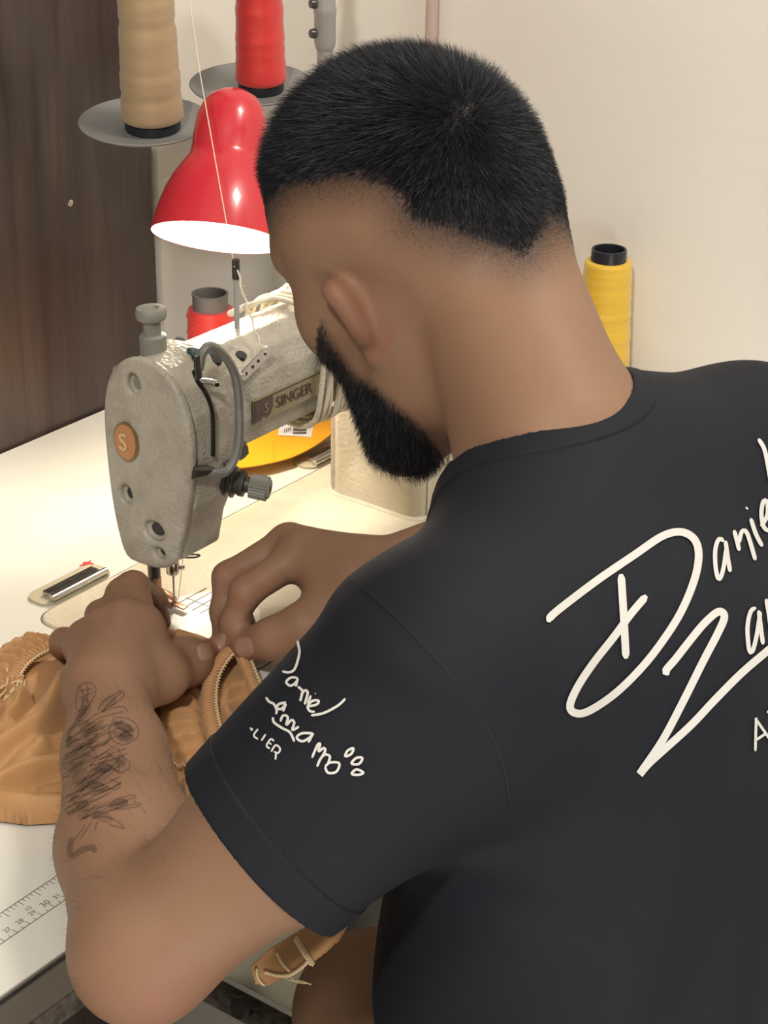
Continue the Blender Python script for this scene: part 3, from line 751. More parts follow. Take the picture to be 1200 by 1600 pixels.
sl = A([(664, 52), (642, 78), (650, 130), (637, 190), (620, 225), (592, 236), (562, 230)], [(636, 262), (606, 262), (582, 284), (604, 303), (632, 285), (641, 262), (630, 307)],
       [(640, 306), (655, 318), (664, 332), (652, 380)], [(655, 352), (676, 325), (690, 335), (684, 365), (674, 396)], [(706, 350), (690, 394)], [(727, 339), (731, 343)],
       [(686, 406), (734, 396), (745, 376), (714, 378), (690, 404), (700, 428), (726, 432)], [(880, 364), (842, 400), (770, 438), (706, 450)],
       [(480, 360), (495, 382), (520, 395), (534, 425), (530, 446)], [(515, 460), (520, 486), (560, 514), (600, 536), (622, 582)],
       [(582, 386), (545, 395), (535, 415), (560, 418), (580, 392), (566, 432)], [(552, 482), (566, 452), (590, 460), (582, 500), (608, 474), (622, 488), (612, 524), (646, 506)],
       [(716, 540), (660, 540), (634, 562), (662, 580), (700, 560), (718, 536), (692, 586)], [(710, 662), (738, 598), (752, 592), (742, 630), (770, 612), (776, 628), (752, 668)],
       [(735, 706), (752, 668), (775, 645), (800, 655), (790, 690)], [(775, 706), (800, 685), (846, 688), (832, 730), (790, 736), (775, 706)],
       [(874, 656), (888, 626), (918, 612), (908, 640), (876, 656)], [(904, 690), (930, 662), (963, 660), (946, 690), (906, 692)], [(904, 742), (932, 718), (968, 734), (942, 745), (906, 743)])
lier = A([(398, 514), (410, 524)], [(404, 530), (414, 518)], [(440, 520), (418, 553), (440, 572)], [(478, 546), (456, 580)], [(520, 582), (504, 570), (482, 604), (500, 618)], [(494, 588), (508, 598)], [(505, 634), (528, 600), (550, 618), (540, 640), (518, 632)], [(530, 638), (526, 674)])
strokes_on(bvS, [(l, 3.9) for l in sl]+[(l, 3.0) for l in lier], 4, .0012, 2.0).build('sleeve_print', M_PRINT, shirt, fix=False, label='small white handwritten name on the sleeve')
M_SEAM = mat('seam_thread', (.004, .0045, .006), .8)
strokes_on(bvS, [[(545, 903), (585, 932), (640, 985), (700, 1048), (742, 1102), (770, 1155), (786, 1200), (800, 1270)]], 3.2, .0010).build('armhole_seam', M_SEAM, shirt, fix=False)

# ------------------------------------------------------------------ tattoo on the forearm: blurred grey ink lines in the skin
M_TAT = bpy.data.materials.new('tattoo_ink'); M_TAT.use_nodes = True
nt = M_TAT.node_tree; pb = nt.nodes['Principled BSDF']; pb.inputs['Base Color'].default_value = (.035, .032, .034, 1); pb.inputs['Roughness'].default_value = .5
tr = nt.nodes.new('ShaderNodeBsdfTransparent'); mx = nt.nodes.new('ShaderNodeMixShader'); mx.inputs[0].default_value = .25
nt.links.new(tr.outputs[0], mx.inputs[1]); nt.links.new(pb.outputs[0], mx.inputs[2]); nt.links.new(mx.outputs[0], nt.nodes['Material Output'].inputs['Surface'])
T = lambda *l: sc(l, 3.333, 80, 880)
tat = [(l, 2.6) for l in T([(130, 690), (150, 640), (190, 622), (228, 640), (230, 680), (200, 735), (165, 768), (132, 758), (130, 690)], [(142, 668), (216, 655)], [(184, 626), (192, 660), (186, 728)], [(138, 706), (180, 690), (225, 668)], [(150, 640), (172, 690), (160, 750)],
  [(165, 768), (150, 792), (122, 832), (95, 868), (75, 905)], [(200, 738), (172, 782), (132, 832), (100, 880), (84, 930)], [(245, 772), (268, 724), (318, 690), (370, 668), (376, 692), (350, 722), (308, 746), (262, 775)], [(262, 775), (310, 725), (370, 670)],
  [(175, 835), (228, 792), (300, 762), (372, 748), (400, 775)], [(190, 850), (240, 812), (310, 790), (380, 775)],
  [(330, 802), (400, 812), (448, 850), (450, 902), (418, 932), (368, 946), (318, 920), (302, 872), (330, 802)], [(335, 830), (390, 840), (430, 880)], [(345, 905), (400, 880), (440, 860)], [(320, 870), (370, 862), (420, 905)],
  [(270, 950), (300, 920), (318, 880)], [(345, 960), (368, 1000), (408, 1040), (400, 1075), (352, 1092), (330, 1072)], [(280, 985), (320, 1010), (352, 1050), (352, 1090)], [(270, 1040), (310, 1060), (352, 1092)],
  [(200, 1120), (260, 1092), (330, 1072)], [(215, 1150), (260, 1150), (320, 1180), (352, 1172), (356, 1150), (300, 1120)], [(240, 1190), (300, 1176)],
  [(300, 1262), (350, 1226), (440, 1210), (428, 1238), (470, 1258), (400, 1278), (300, 1285)], [(310, 1275), (370, 1248), (430, 1222)], [(330, 1282), (400, 1262), (450, 1255)],
  [(220, 1330), (280, 1320), (340, 1345), (385, 1382), (340, 1372), (300, 1360)], [(240, 1345), (228, 1400)], [(210, 1350), (150, 1440)], [(180, 1360), (120, 1450)])]
rt_ = random.Random(3)
for i in range(96):
    u = i/96; x0 = 62+rt_.uniform(-6, 170); y0 = 860+u*500+rt_.uniform(-20, 20)
    L = rt_.uniform(70, 190); a = R(rt_.uniform(-42, -18)); bnd = rt_.uniform(-.5, .5)
    pts = []
    for k in range(6):
        t = k/5; aa = a+bnd*(t-.5)*2.2
        pts.append((x0+L*t*math.cos(a)+14*math.sin(3*t+i), y0+L*t*math.sin(a)+bnd*70*t*(1-t)))
    tat += [(l, rt_.choice((1.6, 2.0, 2.6))) for l in T(pts)]
tat += [(l, 9.5) for l in T([(110, 1430), (98, 1480), (104, 1528), (128, 1516), (168, 1492), (218, 1480), (226, 1510)])]
tat += [(l, 11) for l in T([(330, 830), (380, 860), (420, 850)], [(325, 880), (380, 915), (430, 900)], [(360, 900), (420, 880)], [(345, 1000), (385, 1050)], [(330, 1255), (400, 1240)], [(180, 740), (150, 800)], [(100, 900), (84, 960)], [(250, 1080), (320, 1060)])]
M_TS = M_TAT.copy(); M_TS.name = 'tattoo_shading'
next(n for n in M_TS.node_tree.nodes if n.type == 'MIX_SHADER').inputs[0].default_value = .15
shd = T([(90, 900), (150, 1000), (120, 1100)], [(140, 830), (220, 880), (180, 960), (240, 1010)], [(320, 830), (400, 870), (360, 920)], [(110, 1120), (200, 1150), (280, 1180)], [(100, 1220), (170, 1260), (150, 1330)], [(230, 1080), (330, 1040), (370, 1060)], [(300, 1260), (400, 1245)], [(170, 700), (180, 760), (130, 820)], [(270, 740), (340, 700)], [(220, 1300), (320, 1340)], [(100, 980), (90, 1060), (160, 1060)])
strokes_on(bvB, [(l, 17) for l in shd], 17, .00015, 3, 5).build('tattoo_shading', M_TS, person, fix=False)
strokes_on(bvB, tat, 2.5, .00025, 2.4, 4).build('tattoo', M_TAT, person, fix=False, label='grey line tattoo of flowers and leaves on the forearm')

# finger nails
M_NAIL = mat('finger_nail', (.36, .215, .165), .3)
def nail(name, c, ax, ay):
    mb = MB(); n = 9; V = []; ok = True
    for i in range(n):
        for j in range(n):
            u, w = 2*i/(n-1)-1, 2*j/(n-1)-1
            k = (abs(u)**3.0+abs(w)**3.0)**(1/3.0)
            if k > 1e-6: m_ = max(abs(u), abs(w))/k; u, w = u*m_, w*m_
            x = c[0]+ax[0]*u+ay[0]*w; y = c[1]+ax[1]*u+ay[1]*w
            r_ = FW+RT*(x-600)/CAM_F-UP*(y-800)/CAM_F
            h = bvB.ray_cast(Vector(CAM_P), Vector(r_/np.linalg.norm(r_)))
            if h[0] is None: return
            e = 1-max(abs(2*i/(n-1)-1), abs(2*j/(n-1)-1))
            V.append(np.array(h[0])+np.array(h[1])*(.0001+.0006*min(1, e*3)))
    F = [(i*n+j, i*n+j+1, (i+1)*n+j+1, (i+1)*n+j) for i in range(n-1) for j in range(n-1)]
    mb.add(V, F).build(name, M_NAIL, person, fix=False)
nail('finger_nail', (320, 1018), (11, -3), (3, 13))
nail('finger_nail', (382, 1012), (-13, 4), (4, 15))
nail('finger_nail', (347, 1003), (-5, -1), (-2, 13))
# eyes under lowered lids, shorts and shoes
M_EYE = mat('eye', (.55, .52, .48), .15)
for s in (1, -1): MB().lathe([(0, -.0035), (.006, -.0022), (.0098, 0), (.006, .0018), (0, .0024)], H(.0778, s*.0325, .0172), HF, 16).build('eye', M_EYE, person)
M_SHORTS = mat('dark_shorts', (.040, .036, .036), .8, bump=(500, .2))
S2 = [cone(PEL+V3(-.08, .0, -.005), lerp(PEL+V3(-.08, 0, 0), LK, .62), .096, .082, .03), cone(PEL+V3(.08, .0, -.005), lerp(PEL+V3(.08, 0, 0), RK, .62), .096, .082, .03), ell(PEL, (.163, .128, .108), None, .04)]
def shf(P, c, r):
    d = field(S2, P, c, r)
    if c is None: return d
    d = np.abs(d)-.003
    for K, s in ((LK, -1), (RK, 1)):
        a = PEL+V3(s*.08, 0, 0); n_ = (K-a)/np.linalg.norm(K-a); e = lerp(a, K, .55)
        d = np.where(np.sign(P[:, 0]-PEL[0]) == s, np.maximum(d, (P-e)@n_), d)
    return d
v_, q_ = sdf_mesh(shf, PEL-V3(.3, .25, .2), PEL+V3(.3, .3, .2), .005)
link_mesh('shorts', np_mesh('shorts', v_, q_), M_SHORTS, person)
# stool under the tailor
st = empty('stool', 'dark wooden stool under the seated person', 'stool', (PEL[0], PEL[1], FLOOR_Z))
M_STOOL = mat('stool_wood', (.10, .055, .03), .5, noise=(30, .5, (.06, .03, .018)))
MB().lathe([(0, 0), (.16, 0), (.17, .006), (.17, .024), (.16, .03), (0, .03)], (PEL[0], PEL[1], PEL[2]-.162), (0, 0, 1), 40).build('seat', M_STOOL, st)
for a in (45, 135, 225, 315):
    c, s = math.cos(R(a)), math.sin(R(a))
    MB().tube([(PEL[0]+.11*c, PEL[1]+.11*s, PEL[2]-.1622), (PEL[0]+.16*c, PEL[1]+.16*s, FLOOR_Z)], [.017, .014], 12).build('leg', M_STOOL, st)
MB().tube([(PEL[0]+.135*math.cos(R(a)), PEL[1]+.135*math.sin(R(a)), FLOOR_Z+.16) for a in range(0, 361, 15)], .008, 8).build('ring', M_STOOL, st)
# ------------------------------------------------------------------ industrial lockstitch sewing machine
mach = empty('sewing_machine', 'old grey-beige industrial sewing machine with wrinkle-painted arm set into the table', 'sewing machine', (.16, 0, -.0305))
def wrinkle(name, c1, c2, scale=430, st=.7):
    m = mat(name, c1, .40, spec=.45)
    nt = m.node_tree; b = nt.nodes['Principled BSDF']; N = nt.nodes.new; L = nt.links.new
    tc = N('ShaderNodeTexCoord'); n1 = N('ShaderNodeTexNoise'); n1.inputs['Scale'].default_value = 26; n1.inputs['Detail'].default_value = 7; n1.inputs['Roughness'].default_value = .7; L(tc.outputs['Object'], n1.inputs['Vector'])
    rp = N('ShaderNodeValToRGB'); e = rp.color_ramp.elements; e[0].position = .42; e[0].color = (*c1, 1); e[1].position = .72; e[1].color = (*c2, 1)
    L(n1.outputs['Fac'], rp.inputs[0]); L(rp.outputs[0], b.inputs['Base Color'])
    v = N('ShaderNodeTexVoronoi'); v.feature = 'SMOOTH_F1'; v.inputs['Scale'].default_value = scale; L(tc.outputs['Object'], v.inputs['Vector'])
    bp = N('ShaderNodeBump'); bp.inputs['Strength'].default_value = st; bp.inputs['Distance'].default_value = .0009; L(v.outputs['Distance'], bp.inputs['Height']); L(bp.outputs[0], b.inputs['Normal'])
    return m
M_CAST = wrinkle('wrinkle_paint_grey', (.44, .405, .335), (.29, .26, .21))
M_BED = wrinkle('wrinkle_paint_cream', (.66, .60, .47), (.56, .50, .39), 300, .5)
M_KNOB = mat('grey_plastic_knob', (.23, .225, .19), .5)
M_DKNOB = mat('dark_knob', (.045, .042, .036), .45)
M_HOLE = mat('dark_oily_hole', (.012, .012, .012), .35)
M_GLASS = mat('oil_window', (.015, .05, .055), .08, spec=.8)
# bed
bb = MB(); rr = rrect(BX0, BX1, BY0, BY1, .0175, 8); r2 = rrect(BX0+.0012, BX1-.0012, BY0+.0012, BY1-.0012, .0165, 8); nn = len(rr)
V = [(x, y, -.030) for x, y in rr]+[(x, y, .0002) for x, y in rr]+[(x, y, .0014) for x, y in r2]
F = [tuple(range(nn))[::-1], tuple(range(2*nn, 3*nn))]+[(k*nn+i, k*nn+(i+1) % nn, (k+1)*nn+(i+1) % nn, (k+1)*nn+i) for k in (0, 1) for i in range(nn)]
bb.add(V, F).build('bed', M_BED, mach)
BZ = .0014
# pillar, arm and head casting
face = [(.029, .150), (.0275, .180), (.020, .201), (.006, .215), (-.012, .220), (-.030, .216), (-.045, .203), (-.054, .182), (-.056, .160), (-.0535, .130), (-.048, .105), (-.0405, .080), (-.036, .066), (-.022, .057), (-.002, .0545), (.013, .057), (.0205, .075), (.026, .105)]
arm_sec = [(.034, .150), (.033, .180), (.025, .200), (.008, .2075), (-.012, .2065), (-.027, .198), (-.035, .180), (-.036, .150), (-.031, .130), (-.016, .1215), (.012, .1215), (.029, .130)]
headblk = [(.028, .150), (.0265, .179), (.019, .199), (.006, .213), (-.012, .2175), (-.029, .2135), (-.043, .201), (-.051, .180), (-.052, .150), (-.050, .112), (-.042, .094), (-.036, .066), (-.022, .0585), (-.002, .056), (.012, .0585), (.0195, .076), (.025, .106)]
CAST = [polyext(headblk, 0, -.028, .016, .004), polyext(arm_sec, 0, .0, .40, .006, .022),
        rbox((.305, -.008, .09), (.063, .050, .095), .013, k=.016), rbox((.335, -.002, .165), (.055, .046, .058), .02, k=.02)]
# chamfer of the front lower edge of the head, thread slot and front hollow
CAST += [cone((.002, -.056, .196), (-.001, -.056, .135), .0026, .0026, .001, 's'), cone((.002, -.056, .135), (-.001, -.056, .118), .0026, .0018, .001, 's')]
for p, r_ in [((.0, .012, .2155), .0062), ((.004, -.030, .2125), .0058), ((.054, -.020, .2035), .0050), ((.020, .004, .2155), .0045)]:
    CAST.append(ell(p, (r_, r_*.8, .005), None, .001, 's'))
cv, cq = sdf_mesh(lambda P, c, r: field(CAST, P, c, r, .04), (-.035, -.07, -.006), (.42, .07, .235), .0017)
keep = cv[cq].mean(1)[:, 2] > BZ-.0022
cq2 = cq[keep]; cv[:, 2] = np.maximum(cv[:, 2], BZ+.0001)
link_mesh('arm', np_mesh('arm', cv, cq2), M_CAST, mach)
pil = MB()
# smooth cream pillar cover seen under the arm
V = []; 
prr = rrect(.2405, .372, -.0600, .0375, .013, 8)
n_ = len(prr); z0, z1 = BZ+.0002, .118
pv = [(x, y, z0) for x, y in rrect(.2385, .374, -.062, .0395, .013, 8)]+[(x, y, z0+.0022) for x, y in prr]+[(x, y, z1) for x, y in prr]
pil.add(pv, [tuple(range(n_))[::-1], tuple(range(2*n_, 3*n_))]+[(k*n_+i, k*n_+(i+1) % n_, (k+1)*n_+(i+1) % n_, (k+1)*n_+i) for k in (0, 1) for i in range(n_)])
pil.build('pillar_cover', M_BED, mach)
MB().box((.2515, -.0612, .004), (.2530, -.0602, .116)).build('pillar_seam', M_LGREY, mach, smooth=False)
MB().box((.281, -.0625, .004), (.365, -.0602, .112), bev=.0008).build('front_plate', M_LGREY, mach)
MB().box((.300, -.0650, .038), (.322, -.0627, .075), bev=.0006).build('switch_plate', M_GREYM, mach)
# face plate with its sunk holes
FX = -.0285
def fp(y, z, x=FX-.0052): return V3(x, y, z)
holes = [((-.002, .1985), (.0062, .0078), .5), ((.0105, .1085), (.0058, .0074), .4), ((-.0165, .0865), (.0100, .0078), .5), ((-.0205, .0695), (.0055, .0042), .3)]
face = [tuple(p) for p in cr(face, 3, True)]
FP = [polyext(face, 0, FX-.0075, FX, .0034)]
for (y, z), (a, b_), d_ in holes:
    FP.append(dict(f=(lambda P, y=y, z=z, a=a, b_=b_: np.maximum((np.sqrt(((P[:, 1]-y)/a)**2+((P[:, 2]-z)/b_)**2)-1)*min(a, b_), P[:, 0]-(FX-.0016))), c=V3(FX-.004, y, z), r=max(a, b_)+.006, k=.0024, op='s'))
    FP.append(dict(f=(lambda P, y=y, z=z, a=a, b_=b_: np.sqrt(((P[:, 0]-(FX-.0095))/.0045)**2+((P[:, 1]-y)/(a+.003))**2+((P[:, 2]-z)/(b_+.003))**2)*.0045-.0045), c=V3(FX-.0075, y, z), r=max(a, b_)+.006, k=.001, op='s'))
fv, fq = sdf_mesh(lambda P, c, r: field(FP, P, c, r, .03), (FX-.012, -.064, .045), (FX+.004, .038, .228), .0009)
link_mesh('face_plate', np_mesh('face_plate', fv, fq), M_CAST, mach)
for (y, z), (a, b_), d_ in holes:
    scr = MB(); pr = [(a*.62*math.cos(t), b_*.62*math.sin(t)) for t in np.linspace(0, 2*math.pi, 20, endpoint=False)]
    scr.prism(pr, lambda p, q, t, y=y, z=z: (t, y+p-.0012*(d_ < .45), z+q), FX-.0022, FX-.0012)
    scr.build('plate_screw', M_HOLE if z < .19 else M_KNOB, mach)
# S badge
BC = (.0055, .1525)
def disc(mb, c, r1, r2, x0, x1, n=40):
    return mb.prism([(c[0]+r1*math.cos(t), c[1]+r2*math.sin(t)) for t in np.linspace(0, 2*math.pi, n, endpoint=False)], lambda p, q, t: (t, p, q), x0, x1)
M_BRASS = mat('aged_brass', (.30, .24, .13), .35, .9)
M_ORANGE = mat('orange_enamel', (.52, .22, .085), .35, noise=(160, .35, (.44, .26, .12)))
M_CREAMP = mat('cream_enamel', (.66, .50, .29), .45)
bd = disc(MB(), BC, .0118, .0152, FX-.0092, FX-.0074).build('badge', M_BRASS, mach, label='round orange badge with a cream letter S in a brass rim')
disc(MB(), BC, .0103, .0135, FX-.0099, FX-.0091).build('badge_face', M_ORANGE, bd)
text_mesh('badge_letter', 'S', .0190, frame((FX-.0104, BC[0]+.0060, BC[1]-.0067), (0, -1, 0), (0, 0, 1)), M_CREAMP, bd, .0004)
# presser regulator knob on top
KB = at(233, 560, x=-.012); KB = V3(-.010, .0005, .2185)
MB().lathe([(0, -.004), (.0098, -.004), (.0098, .0085), (.0088, .0095), (.0066, .0100), (.0066, .0195), (.0072, .0205), (.0104, .0212), (.0112, .0235), (.0112, .0275), (.0104, .0293), (.0060, .0297), (.0048, .0272), (0, .0268)], KB, (0, .04, 1), 32).build('pressure_knob', M_KNOB, mach)
# lever stub behind the head
MB().tube([(.0, .024, .188), (-.006, .036, .190), (-.008, .042, .190)], [.003, .0042, .0042], 14).build('lamp_stub', M_STEEL, mach)
# oil windows on top
for p, r_ in (((.006, -.0245, .2165), .0058), ((.036, -.0165, .2062), .0075)):
    MB().lathe([(0, .0012), (r_*.6, .0010), (r_, .0), (r_, -.003), (0, -.003)], p, (-.05, -.25, 1), 24).build('oil_window', M_GLASS, mach)
for p, r_ in (((.018, -.034, .2095), .0050), ((.055, -.026, .1995), .0042), ((.022, .004, .2135), .0038)):
    MB().lathe([(0, .0006), (r_, .0004), (r_, -.003), (0, -.003)], p, (-.05, -.45, 1), 20).build('oil_hole', M_HOLE, mach)
# take-up lever guard: bent flat rod in front of the head
gpts = [at(312, 577, y=-.056), at(316, 553, y=-.058), at(327, 541, y=-.060), at(344, 549, y=-.062), at(362, 573, y=-.064), at(371, 604, y=-.065), at(374, 650, y=-.066), at(373, 690, y=-.066), at(364, 722, y=-.065), at(350, 738, y=-.063), at(330, 739, y=-.060), at(312, 736, y=-.056)]
MB().tube(cr(gpts, 5), [.0030]*5+[.0034]*45+[.0026]*6, 10).build('take_up_guard', mat('worn_grey_metal', (.34, .335, .32), .40, .5, noise=(70, .5, (.13, .125, .12))), mach)
MB().tube([at(300, 738, y=-.0545), at(322, 735, y=-.0575), at(336, 738, y=-.059)], [.0048, .0042, .003], 12).build('guard_screw', M_DSTEEL, mach)
MB().box(at(309, 580, y=-.0575)-V3(.003, .0012, .006), at(309, 560, y=-.0575)+V3(.003, .0012, .002), bev=.0006).build('guard_tab', M_DSTEEL, mach)
# take-up lever in the slot and its eye
lp = [at(303, 580, y=-.0565), at(309, 596, y=-.0565), at(322, 615, y=-.0565), at(331, 640, y=-.0565), at(333, 668, y=-.0560), at(333, 712, y=-.0550)]
MB().tube(cr(lp, 5), .0017, 8).build('thread_slot', M_HOLE, mach)
ev = [at(314, 596, y=-.055), at(330, 597, y=-.060), at(338, 600, y=-.063)]
lv = MB().tube(cr(ev, 4), [.0024]*8+[.0034], 10); lv.build('take_up_lever', M_STEEL, mach)
MB().lathe([(0, .0004), (.0016, .0004), (.0016, -.0004), (0, -.0004)], at(339, 601, y=-.0668), (-.6, -1, .1), 14).build('lever_eye', M_HOLE, mach)
# arm thread guide plate
ga, gb = at(380, 585, y=-.0385), at(414, 549, y=-.0385)
gd = (gb-ga)/np.linalg.norm(gb-ga); gn = np.cross(gd, V3(0, -1, 0)); gn /= np.linalg.norm(gn)
pl = [(-.003, 0)]
L_ = np.linalg.norm(gb-ga); w_ = .0042
out = [(w_*math.cos(t), w_*math.sin(t)) for t in np.linspace(math.pi/2, 3*math.pi/2, 10)]+[(L_+w_*math.cos(t), w_*math.sin(t)) for t in np.linspace(-math.pi/2, math.pi/2, 10)]
MB().prism(out, lambda p, q, t: ga+gd*p+gn*q+V3(0, -t, 0), .0005, .0019).build('thread_guide', M_STEEL, mach, ang=25)
for s_ in (.05, .35, .60, .92): MB().lathe([(0, .0003), (.0013, .0003), (.0013, -.0003), (0, -.0003)], ga+gd*L_*s_+V3(0, -.0020, 0), (0, -1, 0), 12).build('guide_hole', M_HOLE, mach)
MB().tube([at(372, 586, y=-.036), at(372, 586, y=-.0385), ga+V3(0, -.0008, 0)], [.0028, .0028, .0018], 10).build('guide_screw', M_STEEL, mach)
# name plate
nx0, nx1, nz0, nz1 = .0545, .134, .1465, .1655
M_PLATE = mat('olive_brass_plate', (.30, .27, .165), .38, .55, noise=(60, .4, (.24, .20, .12)))
npz = MB().box((nx0, -.0378, nz0), (nx1, -.0358, nz1), bev=.0004).build('name_plate', M_PLATE, mach, smooth=False, label='olive name plate with the maker name')
M_BROWN = mat('brown_print', (.075, .048, .035), .45)
MB().box((nx0+.0006, -.0381, nz1-.0018), (nx1-.0006, -.03785, nz1-.0006)).build('plate_line', M_BROWN, npz, smooth=False)
MB().box((nx0+.0006, -.0381, nz0+.0014), (nx0+.0090, -.03785, nz1-.002)).build('plate_block', M_BROWN, npz, smooth=False)
sh = [(-.0085, .0075), (.0085, .0075), (.0085, -.001), (.005, -.006), (0, -.0085), (-.005, -.006), (-.0085, -.001)]
MB().prism([(a*.85, b_*.95) for a, b_ in sh], lambda p, q, t: (nx0+.0145+p, t, (nz0+nz1)/2+q), -.0383, -.0379).build('plate_shield', M_BROWN, npz, smooth=False)
text_mesh('plate_letter', 'S', .0105, frame((nx0+.0112, -.0386, nz0+.0062), (1, 0, 0), (0, 0, 1)), M_PLATE, npz, .0002)
t_ = text_mesh('plate_lettering', 'SINGER', .0125, frame((nx0+.0255, -.0384, nz0+.0052), (1, 0, 0), (0, 0, 1)) @ Matrix.Diagonal((1.05, 1, 1, 1)), M_BROWN, npz, .0002)
# tension assembly
ta = V3(.012, -.052, .118); td = V3(.45, -1, -.12); td /= np.linalg.norm(td)
ta = at(350, 750, y=-.046)
MB().lathe([(0, 0), (.011, 0), (.0115, .003), (.009, .004), (.009, .006), (.0118, .007), (.0118, .0085), (.0085, .0095), (.0085, .011), (.0095, .0125), (.0095, .016), (.006, .0165), (.0058, .021), (0, .021)], ta, td, 28).build('tension_discs', M_DKNOB, mach)
kn = MB(); prof = []
for k in range(48):
    t = 2*math.pi*k/48; r_ = .0092 if k % 2 else .0082; prof.append((r_*math.cos(t), r_*math.sin(t)))
u_ = np.cross(td, V3(0, 0, 1)); u_ /= np.linalg.norm(u_); w__ = np.cross(u_, td)
kn.prism(prof, lambda p, q, t: ta+td*t+u_*p+w__*q, .0205, .0335)
kn.lathe([(0, .0335), (.0078, .0335), (.0070, .0350), (.0030, .0352), (.0028, .0342), (0, .0342)], ta, td, 24)
kn.build('tension_knob', M_KNOB, mach)
MB().lathe([(0, 0), (.007, 0), (.0075, .003), (.005, .006), (0, .0065)], at(372, 703, y=-.040), (.1, -1, 0), 20).build('pre_tension', M_DKNOB, mach)
MB().tube([at(350, 728, y=-.052), at(372, 712, y=-.052), at(384, 706, y=-.050)], .0028, 10).build('tension_bracket', M_DKNOB, mach)
# needle bar, clamp, needle, presser bar and foot
MB().tube([(0, -.001, .060), (0, -.001, .046)], .0036, 16).build('needle_bar', M_DSTEEL, mach)
nc_ = MB().lathe([(0, .0), (.0048, .0), (.0052, .001), (.0052, .0095), (.0046, .0105), (0, .0105)], (0, -.001, .0325), (0, 0, 1), 20).tube([(0, -.001, .043), (0, -.001, .047)], .0040, 16).tube([(.003, -.004, .037), (.006, -.0075, .037)], .0018, 10)
nc_.build('needle_clamp', M_STEEL, mach)
MB().tube([(0, -.001, .033), (0, -.001, .020), (0, -.001, .006), (0, -.001, -.001)], [.0011, .0009, .0008, .0002], 10).build('needle', M_STEEL, mach)
lo = [(.002, -.004, .0465), (.007, -.010, .0480), (.012, -.014, .0478), (.0135, -.0165, .0470), (.010, -.0145, .0462), (.005, -.008, .0460), (.002, -.003, .0460)]
MB().tube(cr(lo, 4), .0007, 6).build('thread_loop', M_DSTEEL, mach)
px_, py_ = -.0035, .0155
MB().tube([(px_, py_, .060), (px_, py_, .026)], .0049, 18).build('presser_bar', M_DSTEEL, mach)
M_COPPER = mat('worn_copper_metal', (.36, .19, .13), .34, .75)
pf = MB().box((px_-.0042, py_-.004, .0075), (px_+.0042, py_+.0035, .0262), bev=.0012)
pf.tube([(px_+.001, py_-.003, .012), (px_+.002, py_-.010, .0085), (px_+.003, py_-.016, .0065)], [.0048, .0062, .0052], 14)
pf.box((px_+.0005, -.013, BZ+.0042), (px_+.0065, .004, BZ+.0054), bev=.0006)
pf.build('presser_foot', M_COPPER, mach)
MB().tube([(px_-.006, py_-.001, .024), (px_-.0035, py_-.001, .024)], .0022, 12).build('foot_screw', M_DSTEEL, mach)
# needle plate: half disc with engraved lines
M_NPL = mat('bright_needle_plate', (.70, .70, .68), .38, .35)
npl = []
for t in np.linspace(-.55*math.pi, .45*math.pi, 26): npl.append((.004+.036*math.cos(t), -.028+.036*math.sin(t)))
npm = MB().prism([(-.030, -.070), (-.030, .008)]+[(.004+.042*math.cos(t), -.030+.040*math.sin(t)) for t in np.linspace(.5*math.pi, -.5*math.pi, 26)], lambda p, q, t: (p, q, t), BZ-.0005, BZ+.0006).build('needle_plate', M_NPL, mach, smooth=False)
ln_ = MB()
for q in (.002, -.006, -.014, -.022): ln_.box((.006, q-.0004, BZ+.0006), (.040, q+.0004, BZ+.0008))
ln_.box((.018, -.026, BZ+.0006), (.0185, .004, BZ+.0008))
ln_.build('plate_mark', M_DSTEEL, npm, smooth=False)
MB().lathe([(0, .0006), (.0032, .0005), (.0034, 0), (0, 0)], (.034, -.034, BZ+.0007), (0, 0, 1), 18).build('plate_screw', M_STEEL, npm)
# thread post on the arm
pb_ = V3(.081, .0, .206)
MB().tube([pb_+V3(0, 0, -.003), pb_+V3(0, 0, .052)], .0021, 12).build('thread_post', M_GREYM, mach)
MB().tube([pb_+V3(0, 0, .040), pb_+V3(0, 0, .055)], .0030, 12).build('post_sleeve', M_DSTEEL, mach)
# hand wheel beyond the pillar
MB().lathe([(0, 0), (.030, 0), (.045, .004), (.048, .012), (.045, .020), (.032, .022), (0, .022)], (.402, -.002, .165), (1, 0, 0), 40).build('hand_wheel', M_DKNOB, mach)

# fabric tie wound round the arm
wind = empty('wound_cord', 'cream cotton cord wound around the machine arm near the pillar', 'cord', (.15, 0, .12))
M_CORD = mat('cream_cord', (.66, .60, .47), .85, bump=(700, .5))
asec = [(y*1.16, .1645+(z-.1645)*1.14) for y, z in arm_sec]
for i in range(9):
    x0 = .139+.0042*i; sl_ = (.012 if i % 2 else -.004)+.003*math.sin(i*2.3); g_ = 1.0+.012*(i % 3)
    loop = [(x0+sl_*math.sin(2*math.pi*k/12+.6)+.0012*math.sin(5*k+i), y*g_, .1645+(z-.1645)*g_) for k, (y, z) in enumerate(asec)]
    L2_ = cr(loop, 5, True); L2_.append(L2_[0])
    MB().tube(L2_, .0022, 8, cap=False).build('cord_loop', M_CORD, wind)
tl = [at(497, 585, y=-.042), at(487, 600, y=-.046), at(484, 616, y=-.046), at(478, 632, y=-.044), at(455, 655, y=-.040), at(425, 670, y=-.036)]
MB().tube(cr([(.165, .02, .214), (.140, .012, .2135), (.115, .016, .2125), (.098, .024, .2075)], 6), [.0022]*12+[.0026]*6+[.0015], 8).build('cord_end', M_CORD, wind)
